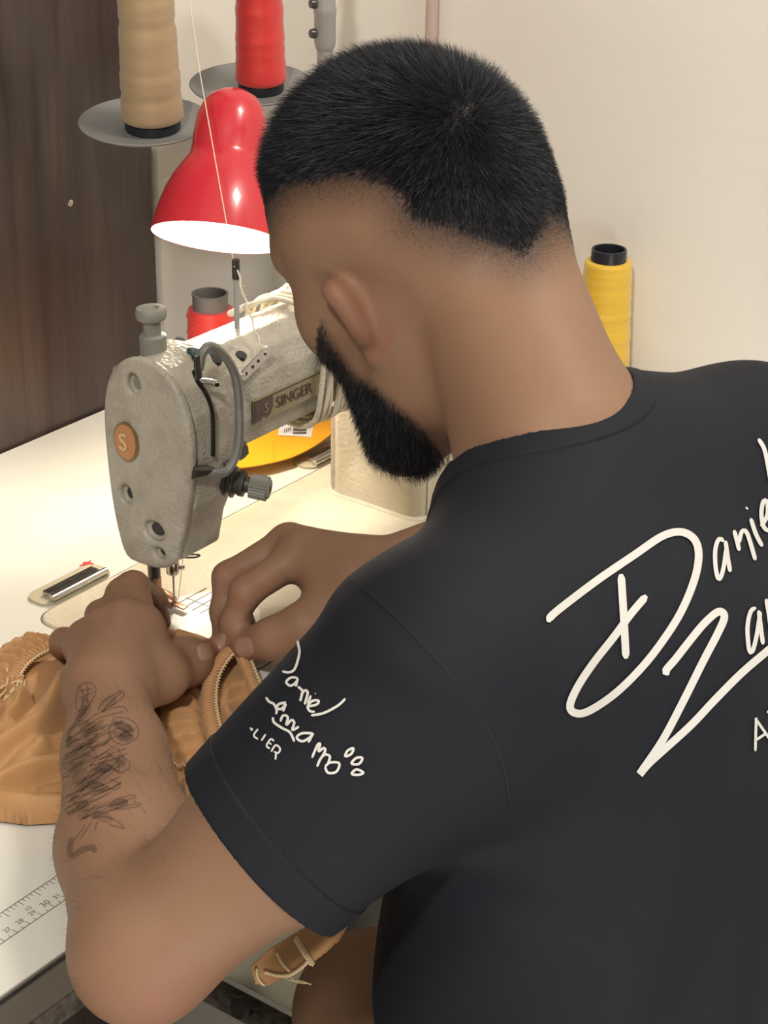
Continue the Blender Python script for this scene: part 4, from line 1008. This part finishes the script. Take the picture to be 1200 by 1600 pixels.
# two hinges at the back of the bed
M_FELT = mat('beige_rubber', (.47, .43, .31), .6)
for i, hx in enumerate((-.020, .306)):
    h_ = empty('bed_hinge', ('chrome bed hinge in a beige pad left of the needle', 'chrome bed hinge at the back of the bed beside the yellow card')[i], 'hinge', (hx, .09, 0), 'bed hinges')
    MB().prism(rrect(hx-.038, hx+.036, .0765, .1045, .011, 6), lambda p, q, t: (p, q, t), .0001, .0022).build('pad', M_FELT, h_, ang=30)
    MB().box((hx-.028, .0785, .0023), (hx+.026, .0935, .0066), bev=.0012).build('hinge_block', M_STEEL, h_)
    MB().tube([(hx-.031, .0797, .0050), (hx+.029, .0797, .0050)], .0031, 12).build('hinge_pin', M_STEEL, h_)
    MB().box((hx-.026, .0875, .0067), (hx+.024, .0900, .0072)).build('hinge_groove', M_DSTEEL, h_, smooth=False)
# ------------------------------------------------------------------ thread stand with two spool discs
ts = empty('thread_stand', 'grey enamelled thread stand with two round spool discs and an upright pipe', 'thread stand', (.507, .25, 0))
PX, PY = .507, .25
M_STAND = mat('grey_stand_paint', (.33, .325, .305), .42, noise=(50, .35, (.27, .265, .245)))
MB().tube([(PX, PY, .010), (PX, PY, .335)], .0078, 20).build('pole', M_STAND, ts)
MB().lathe([(.0079, 0), (.0095, .003), (.0106, .008), (.0106, .034), (.0112, .036), (.0112, .040), (.0102, .042), (.0102, .075), (.0090, .080), (.0080, .080)], (PX, PY, .313), (0, 0, 1), 24).build('pipe_sleeve', M_STAND, ts)
MB().tube([(PX, PY, .335), (PX, PY, .56)], .0078, 20).build('upper_pole', M_STAND, ts)
for zz in (.329, .357):
    bo = MB(); d_ = V3(-.80, .35, .08); d_ /= np.linalg.norm(d_)
    bo.lathe([(0, .0165), (.0040, .016), (.0048, .013), (.0046, .0105), (.003, .010), (.003, .008), (0, .008)], (PX, PY, zz), d_, 16); bo.build('bolt', M_DSTEEL, ts)
MB().lathe([(0, 0), (.028, 0), (.030, .003), (.026, .007), (.012, .010), (0, .010)], (PX, PY, .0003), (0, 0, 1), 30).build('base', M_STAND, ts)
M_DISC = mat('grey_disc_paint', (.215, .215, .21), .45, noise=(60, .3, (.18, .18, .175)))
T1 = at(224, 192, y=.225); T2 = at(392, 134, y=.228); DZ = (T1[2]+T2[2])/2
DN = V3(0, 0, 1)-.135*V3(FW[0], FW[1], 0)/math.hypot(FW[0], FW[1]); DN /= np.linalg.norm(DN)     # the discs sag a little to the front
T1 = at(227, 192, z=DZ); T2 = at(392, 134, z=DZ)
MB().box((T1[0]-.006, (T1[1]+T2[1])/2-.006, DZ-.017), (PX+.004, (T1[1]+T2[1])/2+.006, DZ-.007), bev=.002).build('cross_arm', M_STAND, ts)
MB().tube([(PX, PY, DZ-.012), (PX-.0, (T1[1]+T2[1])/2, DZ-.012)], .006, 12).build('clamp', M_STAND, ts)
for c_ in (T1, T2):
    MB().lathe([(0, -.0036), (.038, -.0036), (.051, -.0010), (.0555, .0012), (.0563, .0024), (.0550, .0030), (.050, .0012), (.037, -.0012), (0, -.0012)], c_, DN, 64).build('spool_disc', M_DISC, ts)

# ------------------------------------------------------------------ cones of thread
def thread_mat(name, col, col2):
    m = mat(name, col, .42, spec=.5, sheen=.25)
    nt = m.node_tree; b = nt.nodes['Principled BSDF']; N = nt.nodes.new; L = nt.links.new
    tc = N('ShaderNodeTexCoord'); w = N('ShaderNodeTexWave'); w.bands_direction = 'Z'; w.inputs['Scale'].default_value = 320; w.inputs['Distortion'].default_value = 3; w.inputs['Detail'].default_value = 3; w.inputs['Detail Scale'].default_value = .5
    L(tc.outputs['Object'], w.inputs['Vector'])
    n1 = N('ShaderNodeTexNoise'); n1.inputs['Scale'].default_value = 40; n1.inputs['Detail'].default_value = 4
    mp = N('ShaderNodeMapping'); mp.inputs['Scale'].default_value = (.5, .5, 2.5); L(tc.outputs['Object'], mp.inputs[0]); L(mp.outputs[0], n1.inputs['Vector'])
    x = N('ShaderNodeMixRGB'); x.inputs[1].default_value = (*col, 1); x.inputs[2].default_value = (*col2, 1); L(n1.outputs['Fac'], x.inputs[0]); L(x.outputs[0], b.inputs['Base Color'])
    bp = N('ShaderNodeBump'); bp.inputs['Strength'].default_value = .35; bp.inputs['Distance'].default_value = .0004; L(w.outputs['Color'], bp.inputs['Height']); L(bp.outputs[0], b.inputs['Normal'])
    return m
M_TUBE = mat('black_cone_tube', (.012, .014, .02), .35)
def thread_cone(name, label, base, rb, rt, h, m, tube, foot=.009, ridges=(), axis=(0, 0, 1)):
    e = empty(name, label, 'thread cone', base, None)
    k = 46; prof = [(rb*.55, foot)]
    prof += [(rb-.0022, foot), (rb-.0006, foot+.0012)]
    for i in range(k+1):
        t = i/k; z = foot+.002+(h-foot-.004)*t; r_ = rb+(rt-rb)*t
        for (zc, d_) in ridges: r_ -= .0011*math.exp(-((t-zc)/.012)**2)*d_
        prof.append((r_+.0003*math.sin(37*t)+.0002*math.sin(91*t), z))
    prof += [(rt-.0012, h-.0006), (rt-.0035, h), (rt*.6, h)]
    b = MB().lathe(prof, base, axis, 56)
    b.build('thread_body', m, e, ang=60)
    b0 = MB().lathe([(0, 0), (rb*.87, 0), (rb*.90, .001), (rb*.90, foot-.0015), (rb*.84, foot), (0, foot)], base, axis, 40); b0.build('tube_foot', tube, e)
    rtp = rt*.74
    MB().lathe([(rtp*1.02, h-.004), (rtp, h+.0105), (rtp*.98, h+.0115), (rtp*.88, h+.0115), (rtp*.86, h+.010), (rtp*.86, h-.02), (0, h-.02)], base, axis, 40).build('tube_top', tube, e)
    return e
M_TAN = thread_mat('tan_thread', (.36, .245, .13), (.47, .335, .19)); M_RED = thread_mat('red_thread', (.62, .022, .022), (.72, .045, .038)); M_YEL = thread_mat('yellow_thread', (.72, .44, .022), (.80, .52, .05))
def on_disc(px, py, c_):
    r_ = FW+RT*(px-600)/CAM_F-UP*(py-800)/CAM_F; q_ = c_-DN*.0008
    return CAM_P+r_*((q_-CAM_P)@DN)/(r_@DN)
cb1 = on_disc(239, 200, T1); thread_cone('thread_cone', 'tall cone of tan thread on the left disc of the thread stand', cb1, .0262, .0200, .185, M_TAN, M_TUBE, .0085, ((.12, .8), (.235, 1), (.36, .7), (.47, .9), (.62, .5)), DN)
cb2 = on_disc(408, 140, T2); thread_cone('thread_cone.001', 'tall cone of bright red thread on the right disc of the thread stand', cb2, .0232, .0180, .185, M_RED, M_TUBE, .0085, ((.2, .5), (.42, .8), (.7, .4)), DN)
yb = V3(.578, -.0365, .0002); yv = at(952, 389, x=.612)
thread_cone('thread_cone.002', 'cone of yellow thread with black tube standing by the right wall', (.612, yv[1], .0002), .0285, .0232, yv[2]-.0115, M_YEL, M_TUBE, .008, ((.3, .7), (.52, .8), (.72, .5), (.90, .6)))
sv0 = at(328, 458, y=.215)
M_GTUBE = mat('grey_spool_tube', (.17, .175, .18), .4)
rs_ = empty('thread_spool', 'small spool of red thread with grey tube standing behind the machine arm', 'thread spool', (sv0[0], sv0[1], .0002))
hz = sv0[2]
MB().lathe([(.012, .006), (.024, .006), (.0245, .008), (.0212, hz-.018), (.0205, hz-.0152), (.018, hz-.0148), (.012, hz-.0148)], (sv0[0], sv0[1], .0002), (0, 0, 1), 48).build('thread_body', M_RED, rs_)
wl = MB()
for i in range(10):
    z_0 = hz-.024-.010*i; pts = [(sv0[0]+(.0218+.0003*i)*math.cos(t), sv0[1]+(.0218+.0003*i)*math.sin(t), z_0+.004*math.sin(t*1+i*1.7)) for t in np.linspace(0, 2*math.pi, 30)]
    wl.tube(pts, .0006, 5)
wl.build('loose_winding', M_RED, rs_)
MB().lathe([(0, 0), (.022, 0), (.022, .006), (.017, .0062), (.0155, hz-.016), (.0163, hz-.0155), (.0163, hz-.003), (.0168, hz-.002), (.0168, hz), (.0150, hz), (.0145, hz-.002), (.0145, hz-.03), (0, hz-.03)], (sv0[0], sv0[1], .0002), (0, 0, 1), 44).build('tube', M_GTUBE, rs_)

# ------------------------------------------------------------------ red desk lamp
lampe = empty('desk_lamp', 'glossy red desk lamp with bell shade lit above the machine arm', 'lamp', (.47, .19, 0))
M_LRED = mat('red_gloss_enamel', (.60, .028, .042), .24, spec=.5, coat=.25)
LZ = 1.515
lr = at(341, 371, Z=LZ)
ax = RT*.105+UP*.985+FW*.075; ax /= np.linalg.norm(ax)         # rim centre -> cap
PK = .123/.129; RK = .95
c0 = lr+ax*.123
prof = [(r_*RK, h_*PK) for r_, h_ in [(0, 0), (.011, .0012), (.020, .006), (.0262, .0145), (.0302, .026), (.0312, .042), (.0316, .056), (.0330, .0615), (.0380, .0690), (.0445, .080), (.0497, .092), (.0537, .105), (.0564, .118), (.0577, .127), (.0580, .129), (.0572, .1295), (.0566, .127), (.0552, .118), (.0525, .105), (.0484, .092), (.0432, .080), (.0366, .0698), (.0318, .0632), (.0304, .056), (.0300, .042), (.0288, .027), (.0250, .016), (.019, .008), (.010, .003), (0, .0025)]]
MB().lathe(prof, c0, -ax, 72).build('lamp_shade', M_LRED, lampe, ang=50)
M_LIN = mat('white_shade_lining', (.85, .83, .78), .5)
MB().lathe([(r_*RK, h_*PK) for r_, h_ in [(.0572, .12935), (.0559, .1262), (.0545, .118), (.0518, .105), (.0477, .0925), (.0425, .0806), (.0360, .0706), (.0310, .0640), (.0296, .056), (.0292, .042)]], c0, -ax, 60).build('shade_lining', M_LIN, lampe)
M_BULB = mat('lit_bulb', (1, .9, .75), .4, emit=((1.0, .88, .70), 225))
MB().lathe([(0, .106), (.010, .104), (.0175, .097), (.020, .088), (.0175, .079), (.012, .071), (.0105, .064), (0, .064)], c0, -ax, 28).build('bulb', M_BULB, lampe)
MB().lathe([(0, .050), (.013, .050), (.013, .0645), (0, .0645)], c0, -ax, 24).build('bulb_socket', M_LGREY, lampe)
nb_ = c0-ax*.050
gp = cr([nb_+FW*.030, nb_+FW*.05+RT*.02, at(470, 330, Z=1.66), at(540, 430, Z=1.72), V3(.470, .19, .10), V3(.470, .19, .02)], 8)
MB().tube(gp, .0048, 12).build('gooseneck', M_STEEL, lampe)
MB().lathe([(0, 0), (.030, 0), (.032, .004), (.030, .016), (.012, .021), (0, .021)], (.470, .19, .0003), (0, 0, 1), 32).build('base', M_LRED, lampe)
for a_, px_l in ((0, (294, 345)), ):
    MB().lathe([(0, .0022), (.0018, .0018), (.0024, 0), (0, 0)], at(292, 344, Z=LZ-.0385), -FW+UP*.2, 14).build('rivet', M_STEEL, lampe)

# ------------------------------------------------------------------ sewing thread from the stand through the post to the guide
M_THR = mat('pale_thread', (.72, .62, .50), .7)
pt = pb_+V3(-.0031, -.001, .050)
th = empty('sewing_thread', 'pale thread running past the lamp through the post to the arm guide', 'thread', pt)
MB().tube([at(288, -60, Z=1.49), at(313, 118, Z=1.465), pt], .00045, 6).build('upper_run', M_THR, th)
w = []
g1 = ga+gd*L_*.92+V3(0, -.0022, 0)
for i in range(15):
    t = i/14; p_ = lerp(pt+V3(.002, -.001, -.003), g1, t); p_ = p_+V3(.0012*math.sin(9*t*math.pi), 0, -.006*math.sin(math.pi*t)+.0008*math.cos(13*t)); w.append(p_)
MB().tube(w, .00075, 6).build('lower_run', M_THR, th)
fz = MB()
for i in range(40):
    t = RNG.random(); k = min(13, int(t*14)); p_ = lerp(np.array(w[k]), np.array(w[k+1]), t*14-k); d_ = RNG.normal(size=3); d_ /= np.linalg.norm(d_)
    fz.tube([p_, p_+d_*.0018, p_+d_*.003+RNG.normal(size=3)*.0006], .00014, 3)
fz.build('fuzz', M_THR, th)
MB().tube([at(286, 872, y=-.012), (.0012, -.0035, .006), (.0015, -.0035, .0022)], .00028, 5).build('needle_run', M_THR, th)

# ------------------------------------------------------------------ yellow folded card with a barcode sticker
cd = empty('yellow_card', 'round yellow folded card with white barcode sticker behind the machine arm', 'card', (.285, .147, .001))
M_CARD = mat('yellow_card', (.88, .40, .008), .55); M_STICK = mat('white_sticker', (.82, .81, .78), .5)
def cz(x, y): return .0125-.010*(y-.092)/.11+.012*max(0, (x-.30))/.07*0+.004*abs(x-.262)/.1
V = []; F = []; nr, na = 10, 64
for top in (0, 1):
    for i in range(nr+1):
        for j in range(na):
            a = 2*math.pi*j/na; r_ = i/nr
            x = .285+.086*r_*math.cos(a); y = .147+.0555*r_*math.sin(a)
            V.append((x, y, cz(x, y)-(0 if top else .0011)))
n1_ = (nr+1)*na
for top in (0, 1):
    for i in range(nr):
        for j in range(na):
            q = (i*na+j, (i+1)*na+j, (i+1)*na+(j+1) % na, i*na+(j+1) % na); F.append(tuple(x+top*n1_ for x in (q if top else q[::-1])))
for j in range(na): F.append((nr*na+j, nr*na+(j+1) % na, n1_+nr*na+(j+1) % na, n1_+nr*na+j))
MB().add(V, F).build('card', M_CARD, cd, ang=20)
def on_card(px, py, lift=.0006):
    P = at(px, py, z=.012)
    for _ in range(3): P = at(px, py, z=cz(P[0], P[1])+lift)
    return P
def card_quad(pts, name, m, parent, lift):
    n = len(pts); a = [on_card(*p, lift=lift) for p in pts]; b = [on_card(*p, lift=lift-.0003) for p in pts]
    return MB().add(a+b, [tuple(range(n)), tuple(range(n, 2*n))[::-1]]+[(i, (i+1) % n, n+(i+1) % n, n+i) for i in range(n)]).build(name, m, parent, smooth=False)
st_ = card_quad([(434, 680), (486, 683), (497, 640), (452, 650), (436, 668)], 'sticker', M_STICK, cd, .0006)
for i in range(9):
    y0 = 660+i*2.1; wd = (1.2, .7, 1.5, .8, 1.1, 1.6, .7, 1.3, .9)[i]
    card_quad([(458, y0), (479, y0), (478.6, y0+wd), (457.6, y0+wd)], 'barcode_bar', M_BLACK, st_, .0010)
for i in range(4):
    card_quad([(444+i*3, 670-i*1), (446+i*3, 670-i*1), (445.6+i*3, 676-i), (443.6+i*3, 676-i)], 'small_print', M_INK, st_, .0010)
M_FOLD = mat('card_fold', (.62, .30, .01), .6)
card_quad([(426, 690), (427, 690), (427.5, 722), (426.5, 722)], 'fold_line', M_FOLD, cd, .0003)

# red scrap
sp_ = at(136, 880, z=.001)
star = []
for k, r_ in enumerate((.0060, .0022, .0052, .0024, .0066, .0020, .0048, .0026, .0058, .0022)): star.append((r_*math.cos(k*.628+.3)*1.1, r_*math.sin(k*.628+.3)*.9))
tag(MB().prism(star, lambda p, q, t: (sp_[0]+p, sp_[1]+q, t+.04*(p*p+q*q)*10), .0002, .0009).build('thread_scrap', M_RED, None, smooth=False), 'tiny bright red scrap lying on the white table top', 'scrap')
# ------------------------------------------------------------------ tan garment being sewn
M_CLOTH = mat('tan_jersey', (.465, .25, .105), .58, spec=.35, sheen=.2, noise=(25, .35, (.40, .20, .074)), bump=(700, .15, 2))
M_STITCH = mat('cream_overlock_thread', (.72, .56, .33), .7)
garment = empty('garment', 'tan gathered garment with ribbed elastic under both hands at the needle', 'garment', (-.15, -.07, .0016))
OUT = [(-90, 1050), (-40, 1030), (0, 1011), (30, 1001), (60, 996), (88, 988), (130, 985), (190, 975), (250, 975), (268, 981), (300, 986), (332, 998), (352, 1012), (372, 1012), (390, 1035), (408, 1065), (432, 1105), (430, 1180), (380, 1250), (330, 1290), (290, 1296), (250, 1284), (190, 1272), (140, 1275), (90, 1282), (40, 1285), (0, 1279), (-90, 1262)]
X_ = lambda p, z=.006: at(p[0], p[1], z=z)[:2]
outw = np.array([X_(p, .004) for p in OUT])
# folds: (pixel polyline, height mm, half width mm)
FO = [
 ([(130, 1052), (112, 1085), (95, 1120), (60, 1160), (0, 1195), (-60, 1225)], 15, 9), ([(75, 1070), (95, 1092), (88, 1118), (55, 1140), (5, 1160)], 11, 6), ([(235, 1060), (180, 1110), (120, 1165), (60, 1190), (-20, 1240)], 10, 11),
 ([(240, 1200), (170, 1196), (110, 1204), (55, 1216), (0, 1240), (-60, 1270)], 10, 7), ([(100, 1140), (75, 1165), (62, 1185), (85, 1190)], 6, 5), ([(240, 1255), (140, 1262), (60, 1268), (0, 1262), (-60, 1250)], 9, 12), ([(230, 1225), (120, 1232), (50, 1245)], 5, 9),
 ([(0, 1120), (30, 1108), (52, 1098)], 8, 5), ([(-40, 1165), (0, 1150), (30, 1135)], 7, 6), ([(0, 1085), (20, 1092), (35, 1105), (20, 1125), (-10, 1140)], 9, 5),
 # pleats outward from the gathered edge at the left
 ([(86, 1010), (60, 1002), (30, 1003)], 6, 3.2), ([(76, 1016), (45, 1008), (10, 1015)], 6, 3.2), ([(62, 1022), (30, 1015), (-5, 1024)], 6, 3.4), ([(48, 1030), (18, 1024), (-20, 1036)], 6, 3.4), ([(34, 1040), (5, 1036), (-40, 1050)], 6, 3.6), ([(22, 1054), (-10, 1052), (-50, 1068)], 6, 4),
 # pleats from the elastic band in front
 ([(318, 1062), (285, 1068), (245, 1085)], 6, 3.4), ([(314, 1080), (275, 1087), (236, 1104)], 6, 3.4), ([(313, 1098), (275, 1103), (240, 1117)], 6, 3.4), ([(314, 1116), (280, 1118), (242, 1130)], 5.5, 3.4), ([(316, 1134), (285, 1136), (255, 1146)], 5.5, 3.4), ([(322, 1152), (290, 1156), (262, 1168)], 5.5, 3.4), ([(328, 1170), (300, 1176), (268, 1190)], 5, 3.2), ([(336, 1186), (310, 1194), (280, 1204)], 5, 3.2),
 ([(392, 1075), (368, 1082), (345, 1100)], 6, 4), ([(398, 1094), (370, 1106), (345, 1128)], 6, 4), ([(408, 1112), (375, 1128), (352, 1155)], 6, 4), ([(350, 1110), (362, 1140), (380, 1170)], 6, 5),
 ([(268, 990), (300, 1002), (345, 1020)], 5, 5), ([(265, 1000), (290, 1010), (330, 1030)], 4, 4),
 ([(252, 1140), (262, 1180), (268, 1212), (272, 1262)], 5, 3), ([(290, 1215), (292, 1262)], 4, 4), ([(312, 1212), (318, 1262)], 4, 4),
 ([(120, 1100), (140, 1150), (150, 1200)], 8, 14), ([(200, 1140), (200, 1260)], 6, 16)]
hx = .0017
lo_, hi_ = outw.min(0)-.004, outw.max(0)+.004
lo_[0] = max(lo_[0], -.40)
gx = np.arange(lo_[0], hi_[0], hx); gy = np.arange(lo_[1], hi_[1], hx)
GX, GY = np.meshgrid(gx, gy, indexing='ij'); P2 = np.stack([GX.ravel(), GY.ravel()], 1)
sd = poly_sd(outw, P2)
ins = -sd
hgt = .0045+np.zeros(len(P2))
def seg_d(pl, p):
    best = np.full(len(p), 1e9); tt = np.zeros(len(p)); n = len(pl)-1
    for i, (a, b) in enumerate(zip(pl[:-1], pl[1:])):
        e = b-a; w = p-a; t = np.clip(w@e/(e@e), 0, 1); q = w-t[:, None]*e; d = (q*q).sum(1)
        m = d < best; best = np.where(m, d, best); tt = np.where(m, (i+t)/n, tt)
    return np.sqrt(best), tt
for pl, hh, ww in FO:
    line = np.array([X_(p, .008) for p in cr(pl, 4)])
    d, t = seg_d(line, P2)
    amp = hh*.0017*np.clip(np.minimum(t, 1-t)*5, .12, 1)
    e = amp*np.exp(-(d/(ww*.001))**2*1.1)
    hgt = np.maximum(hgt, .0030+e)*.6+(hgt+e)*.4
hgt += .0008*np.sin(P2[:, 0]*95+4*np.sin(P2[:, 1]*60))*np.sin(P2[:, 1]*80)
rim = np.clip(ins/.010, 0, 1); hgt = .0021+(hgt)*np.sqrt(1-(1-rim)**2)
# thin single layer where it runs under the foot
nd = np.linalg.norm(P2-np.array([.0, -.015]), axis=1); hgt = np.where(nd < .05, .0024+(hgt-.0024)*np.clip((nd-.012)/.03, 0, 1), hgt)
ok = (ins > -hx*1.6).reshape(GX.shape)
sd2 = sd.reshape(GX.shape); g0, g1 = np.gradient(sd2, hx); edge_ = (ins < hx*.3) & (ins > -hx*1.7)
gg = np.stack([g0.ravel(), g1.ravel()], 1); gg /= np.linalg.norm(gg, axis=1)[:, None]+1e-9
P2 = np.where(edge_[:, None], P2-gg*sd[:, None], P2); hgt = np.where(edge_, .0019, hgt)
idx = -np.ones(GX.shape, int); idx[ok] = np.arange(ok.sum())
Vt = np.stack([P2[:, 0], P2[:, 1], hgt], 1)[ok.ravel()]
cell = ok[:-1, :-1] & ok[1:, :-1] & ok[1:, 1:] & ok[:-1, 1:]
ii_ = np.argwhere(cell)
Qt = np.stack([idx[ii_[:, 0], ii_[:, 1]], idx[ii_[:, 0]+1, ii_[:, 1]], idx[ii_[:, 0]+1, ii_[:, 1]+1], idx[ii_[:, 0], ii_[:, 1]+1]], 1)
link_mesh('cloth', np_mesh('cloth', Vt, Qt), M_CLOTH, garment)
def cloth_z(x, y):
    i = int((x-gx[0])/hx); j = int((y-gy[0])/hx)
    if 0 <= i < len(gx) and 0 <= j < len(gy) and ok[i, j]: return hgt.reshape(GX.shape)[i, j]
    return .002
def band(name, pl, w0, lift, rib=.0036, seed=0):
    """gathered elastic band: a strip of raised ribs following a line"""
    L = [np.array(p, float) for p in cr(pl, 10)]
    # resample along length
    P = np.array(L); s = np.concatenate([[0], np.cumsum(np.linalg.norm(np.diff(P, axis=0), axis=1))])
    n = int(s[-1]/rib*6)+1; u = np.linspace(0, s[-1], n); Q = np.stack([np.interp(u, s, P[:, k]) for k in range(3)], 1)
    T = np.gradient(Q, axis=0); T /= np.linalg.norm(T, axis=1)[:, None]
    B_ = np.cross(T, V3(0, 0, 1)); B_ /= np.linalg.norm(B_, axis=1)[:, None]
    m = 9; V = []
    for i in range(n):
        rr_ = .0019*abs(math.sin(math.pi*u[i]/rib))**.7
        for j in range(m):
            v = 2*j/(m-1)-1
            V.append(Q[i]+B_[i]*v*w0/2+V3(0, 0, (1-abs(v)**3)*(.0022+rr_)+lift))
    for i in range(n):
        for j in (m-1, 0):
            v = 2*j/(m-1)-1; V.append(Q[i]+B_[i]*v*w0/2+V3(0, 0, lift-.0022))
    F = [(i*m+j, i*m+j+1, (i+1)*m+j+1, (i+1)*m+j) for i in range(n-1) for j in range(m-1)]; b0 = n*m
    for i in range(n-1):
        F.append((i*m+m-1, b0+2*i, b0+2*i+2, (i+1)*m+m-1)); F.append((i*m, (i+1)*m, b0+2*i+3, b0+2*i+1)); F.append((b0+2*i, b0+2*i+1, b0+2*i+3, b0+2*i+2))
    MB().add(V, F).build(name, M_CLOTH, garment, ang=70)
    st = MB(); zz = []
    for i in range(0, n, 3):
        k = (i//3) % 2; zz.append(Q[i]+B_[i]*(-w0/2+(.0004 if k else -.0018))+V3(0, 0, lift+.0010+.0008*k))
    st.tube(zz, .00055, 5); zz = [Q[i]+B_[i]*(-w0/2-.0008)+V3(0, 0, lift+.0018) for i in range(0, n, 4)]; st.tube(zz, .0006, 5)
    st.build('overlock_stitch', M_STITCH, garment)
def W3(p, z): return at(p[0], p[1], z=z)
band('elastic_band', [W3((364, 1014), .022), W3((346, 1032), .019), W3((331, 1058), .016), W3((325, 1090), .013), W3((328, 1125), .0125), W3((338, 1160), .012), W3((352, 1190), .011)], .0100, .0008)
band('elastic_band', [W3((374, 1016), .022), W3((385, 1045), .017), W3((399, 1078), .014), W3((420, 1110), .012), W3((440, 1140), .010)], .0085, .0008)
band('elastic_band', [W3((92, 1008), .016), W3((66, 1017), .014), W3((42, 1031), .013), W3((24, 1050), .012), W3((14, 1072), .011)], .0105, .0008)
band('elastic_band', [W3((38, 1064), .014), W3((20, 1066), .013), W3((0, 1074), .011), W3((-25, 1085), .009)], .0085, .001)
def stitch(pl, z, r=.0008):
    L = cr([W3(p, z) for p in pl], 12); mb = MB(); zz = []
    for i, p in enumerate(L): zz.append(np.array(p)+V3(0, 0, max(0, cloth_z(p[0], p[1])-z)+.0012+.0008*(i % 2))+V3(.0006, .0006, 0)*(1 if i % 2 else -1))
    mb.tube(zz, r, 5).build('overlock_stitch', M_STITCH, garment)
stitch([(264, 1198), (285, 1202), (308, 1208), (330, 1217)], .008); stitch([(245, 1134), (256, 1160), (262, 1182), (264, 1198)], .008, .0004); stitch([(262, 1260), (290, 1256), (318, 1258)], .008, .0006)
stitch([(38, 1066), (36, 1085), (24, 1098), (8, 1106)], .012); stitch([(10, 1046), (16, 1075), (0, 1090)], .012, .0006)

# piece of the garment hanging down in front of the control box
hang = empty('hanging_garment', 'brown tan garment edge with cream seams hanging below the shirt sleeve', 'garment', at(460, 1490, Z=1.20))
HP = [(392, 1510), (420, 1484), (455, 1462), (500, 1436), (556, 1398), (590, 1380), (600, 1400), (556, 1424), (545, 1446), (530, 1470), (510, 1488), (491, 1503), (480, 1508), (462, 1523), (438, 1530), (418, 1541), (400, 1538)]
hpw = np.array(HP, float)
q = np.stack(np.meshgrid(np.arange(385, 605, 2.0), np.arange(1376, 1546, 2.0), indexing='ij'), -1); sdq = poly_sd(hpw, q.reshape(-1, 2)).reshape(q.shape[:2])
def hz_(x, y): return 1.205+.010*math.sin((x-392)*.045+(y-1500)*.03)+.006*math.cos((x*.5+y)*.06)
ix = -np.ones(sdq.shape, int); Vh = []
for i, j in np.argwhere(sdq < 1.0):
    ix[i, j] = len(Vh); x, y = q[i, j]; Vh.append(at(x, y, Z=hz_(x, y)+.004*max(0, 1+sdq[i, j]/8)*0))
n0 = len(Vh); Vh += [np.array(p)+FW*.0022 for p in Vh]
Fh = []
for i in range(sdq.shape[0]-1):
    for j in range(sdq.shape[1]-1):
        c4 = [ix[i, j], ix[i+1, j], ix[i+1, j+1], ix[i, j+1]]
        if min(c4) >= 0: Fh.append(tuple(c4)); Fh.append(tuple(k+n0 for k in c4[::-1]))
MB().add(Vh, Fh).build('cloth', M_CLOTH, hang, fix=False)
def hstitch(name, pl, r, m=M_STITCH, zig=1.5):
    L = cr(pl, 10); MB().tube([at(p[0]+zig*(i % 2), p[1], Z=hz_(p[0], p[1])-.0012) for i, p in enumerate(L)], r, 6).build(name, m, hang)
hstitch('seam_band', [(462, 1467), (470, 1480), (479, 1494), (487, 1506)], .0021); hstitch('overlock_stitch', [(432, 1490), (440, 1504), (452, 1518)], .0010); hstitch('overlock_stitch', [(414, 1519), (432, 1524), (452, 1523), (470, 1512), (480, 1502)], .0012)
hstitch('overlock_stitch', [(400, 1514), (402, 1528), (412, 1540)], .0010)
hstitch('loose_thread', [(440, 1524), (455, 1532), (470, 1533), (486, 1538)], .0005, zig=0); hstitch('loose_thread', [(450, 1522), (462, 1534), (478, 1537)], .0004, zig=0)
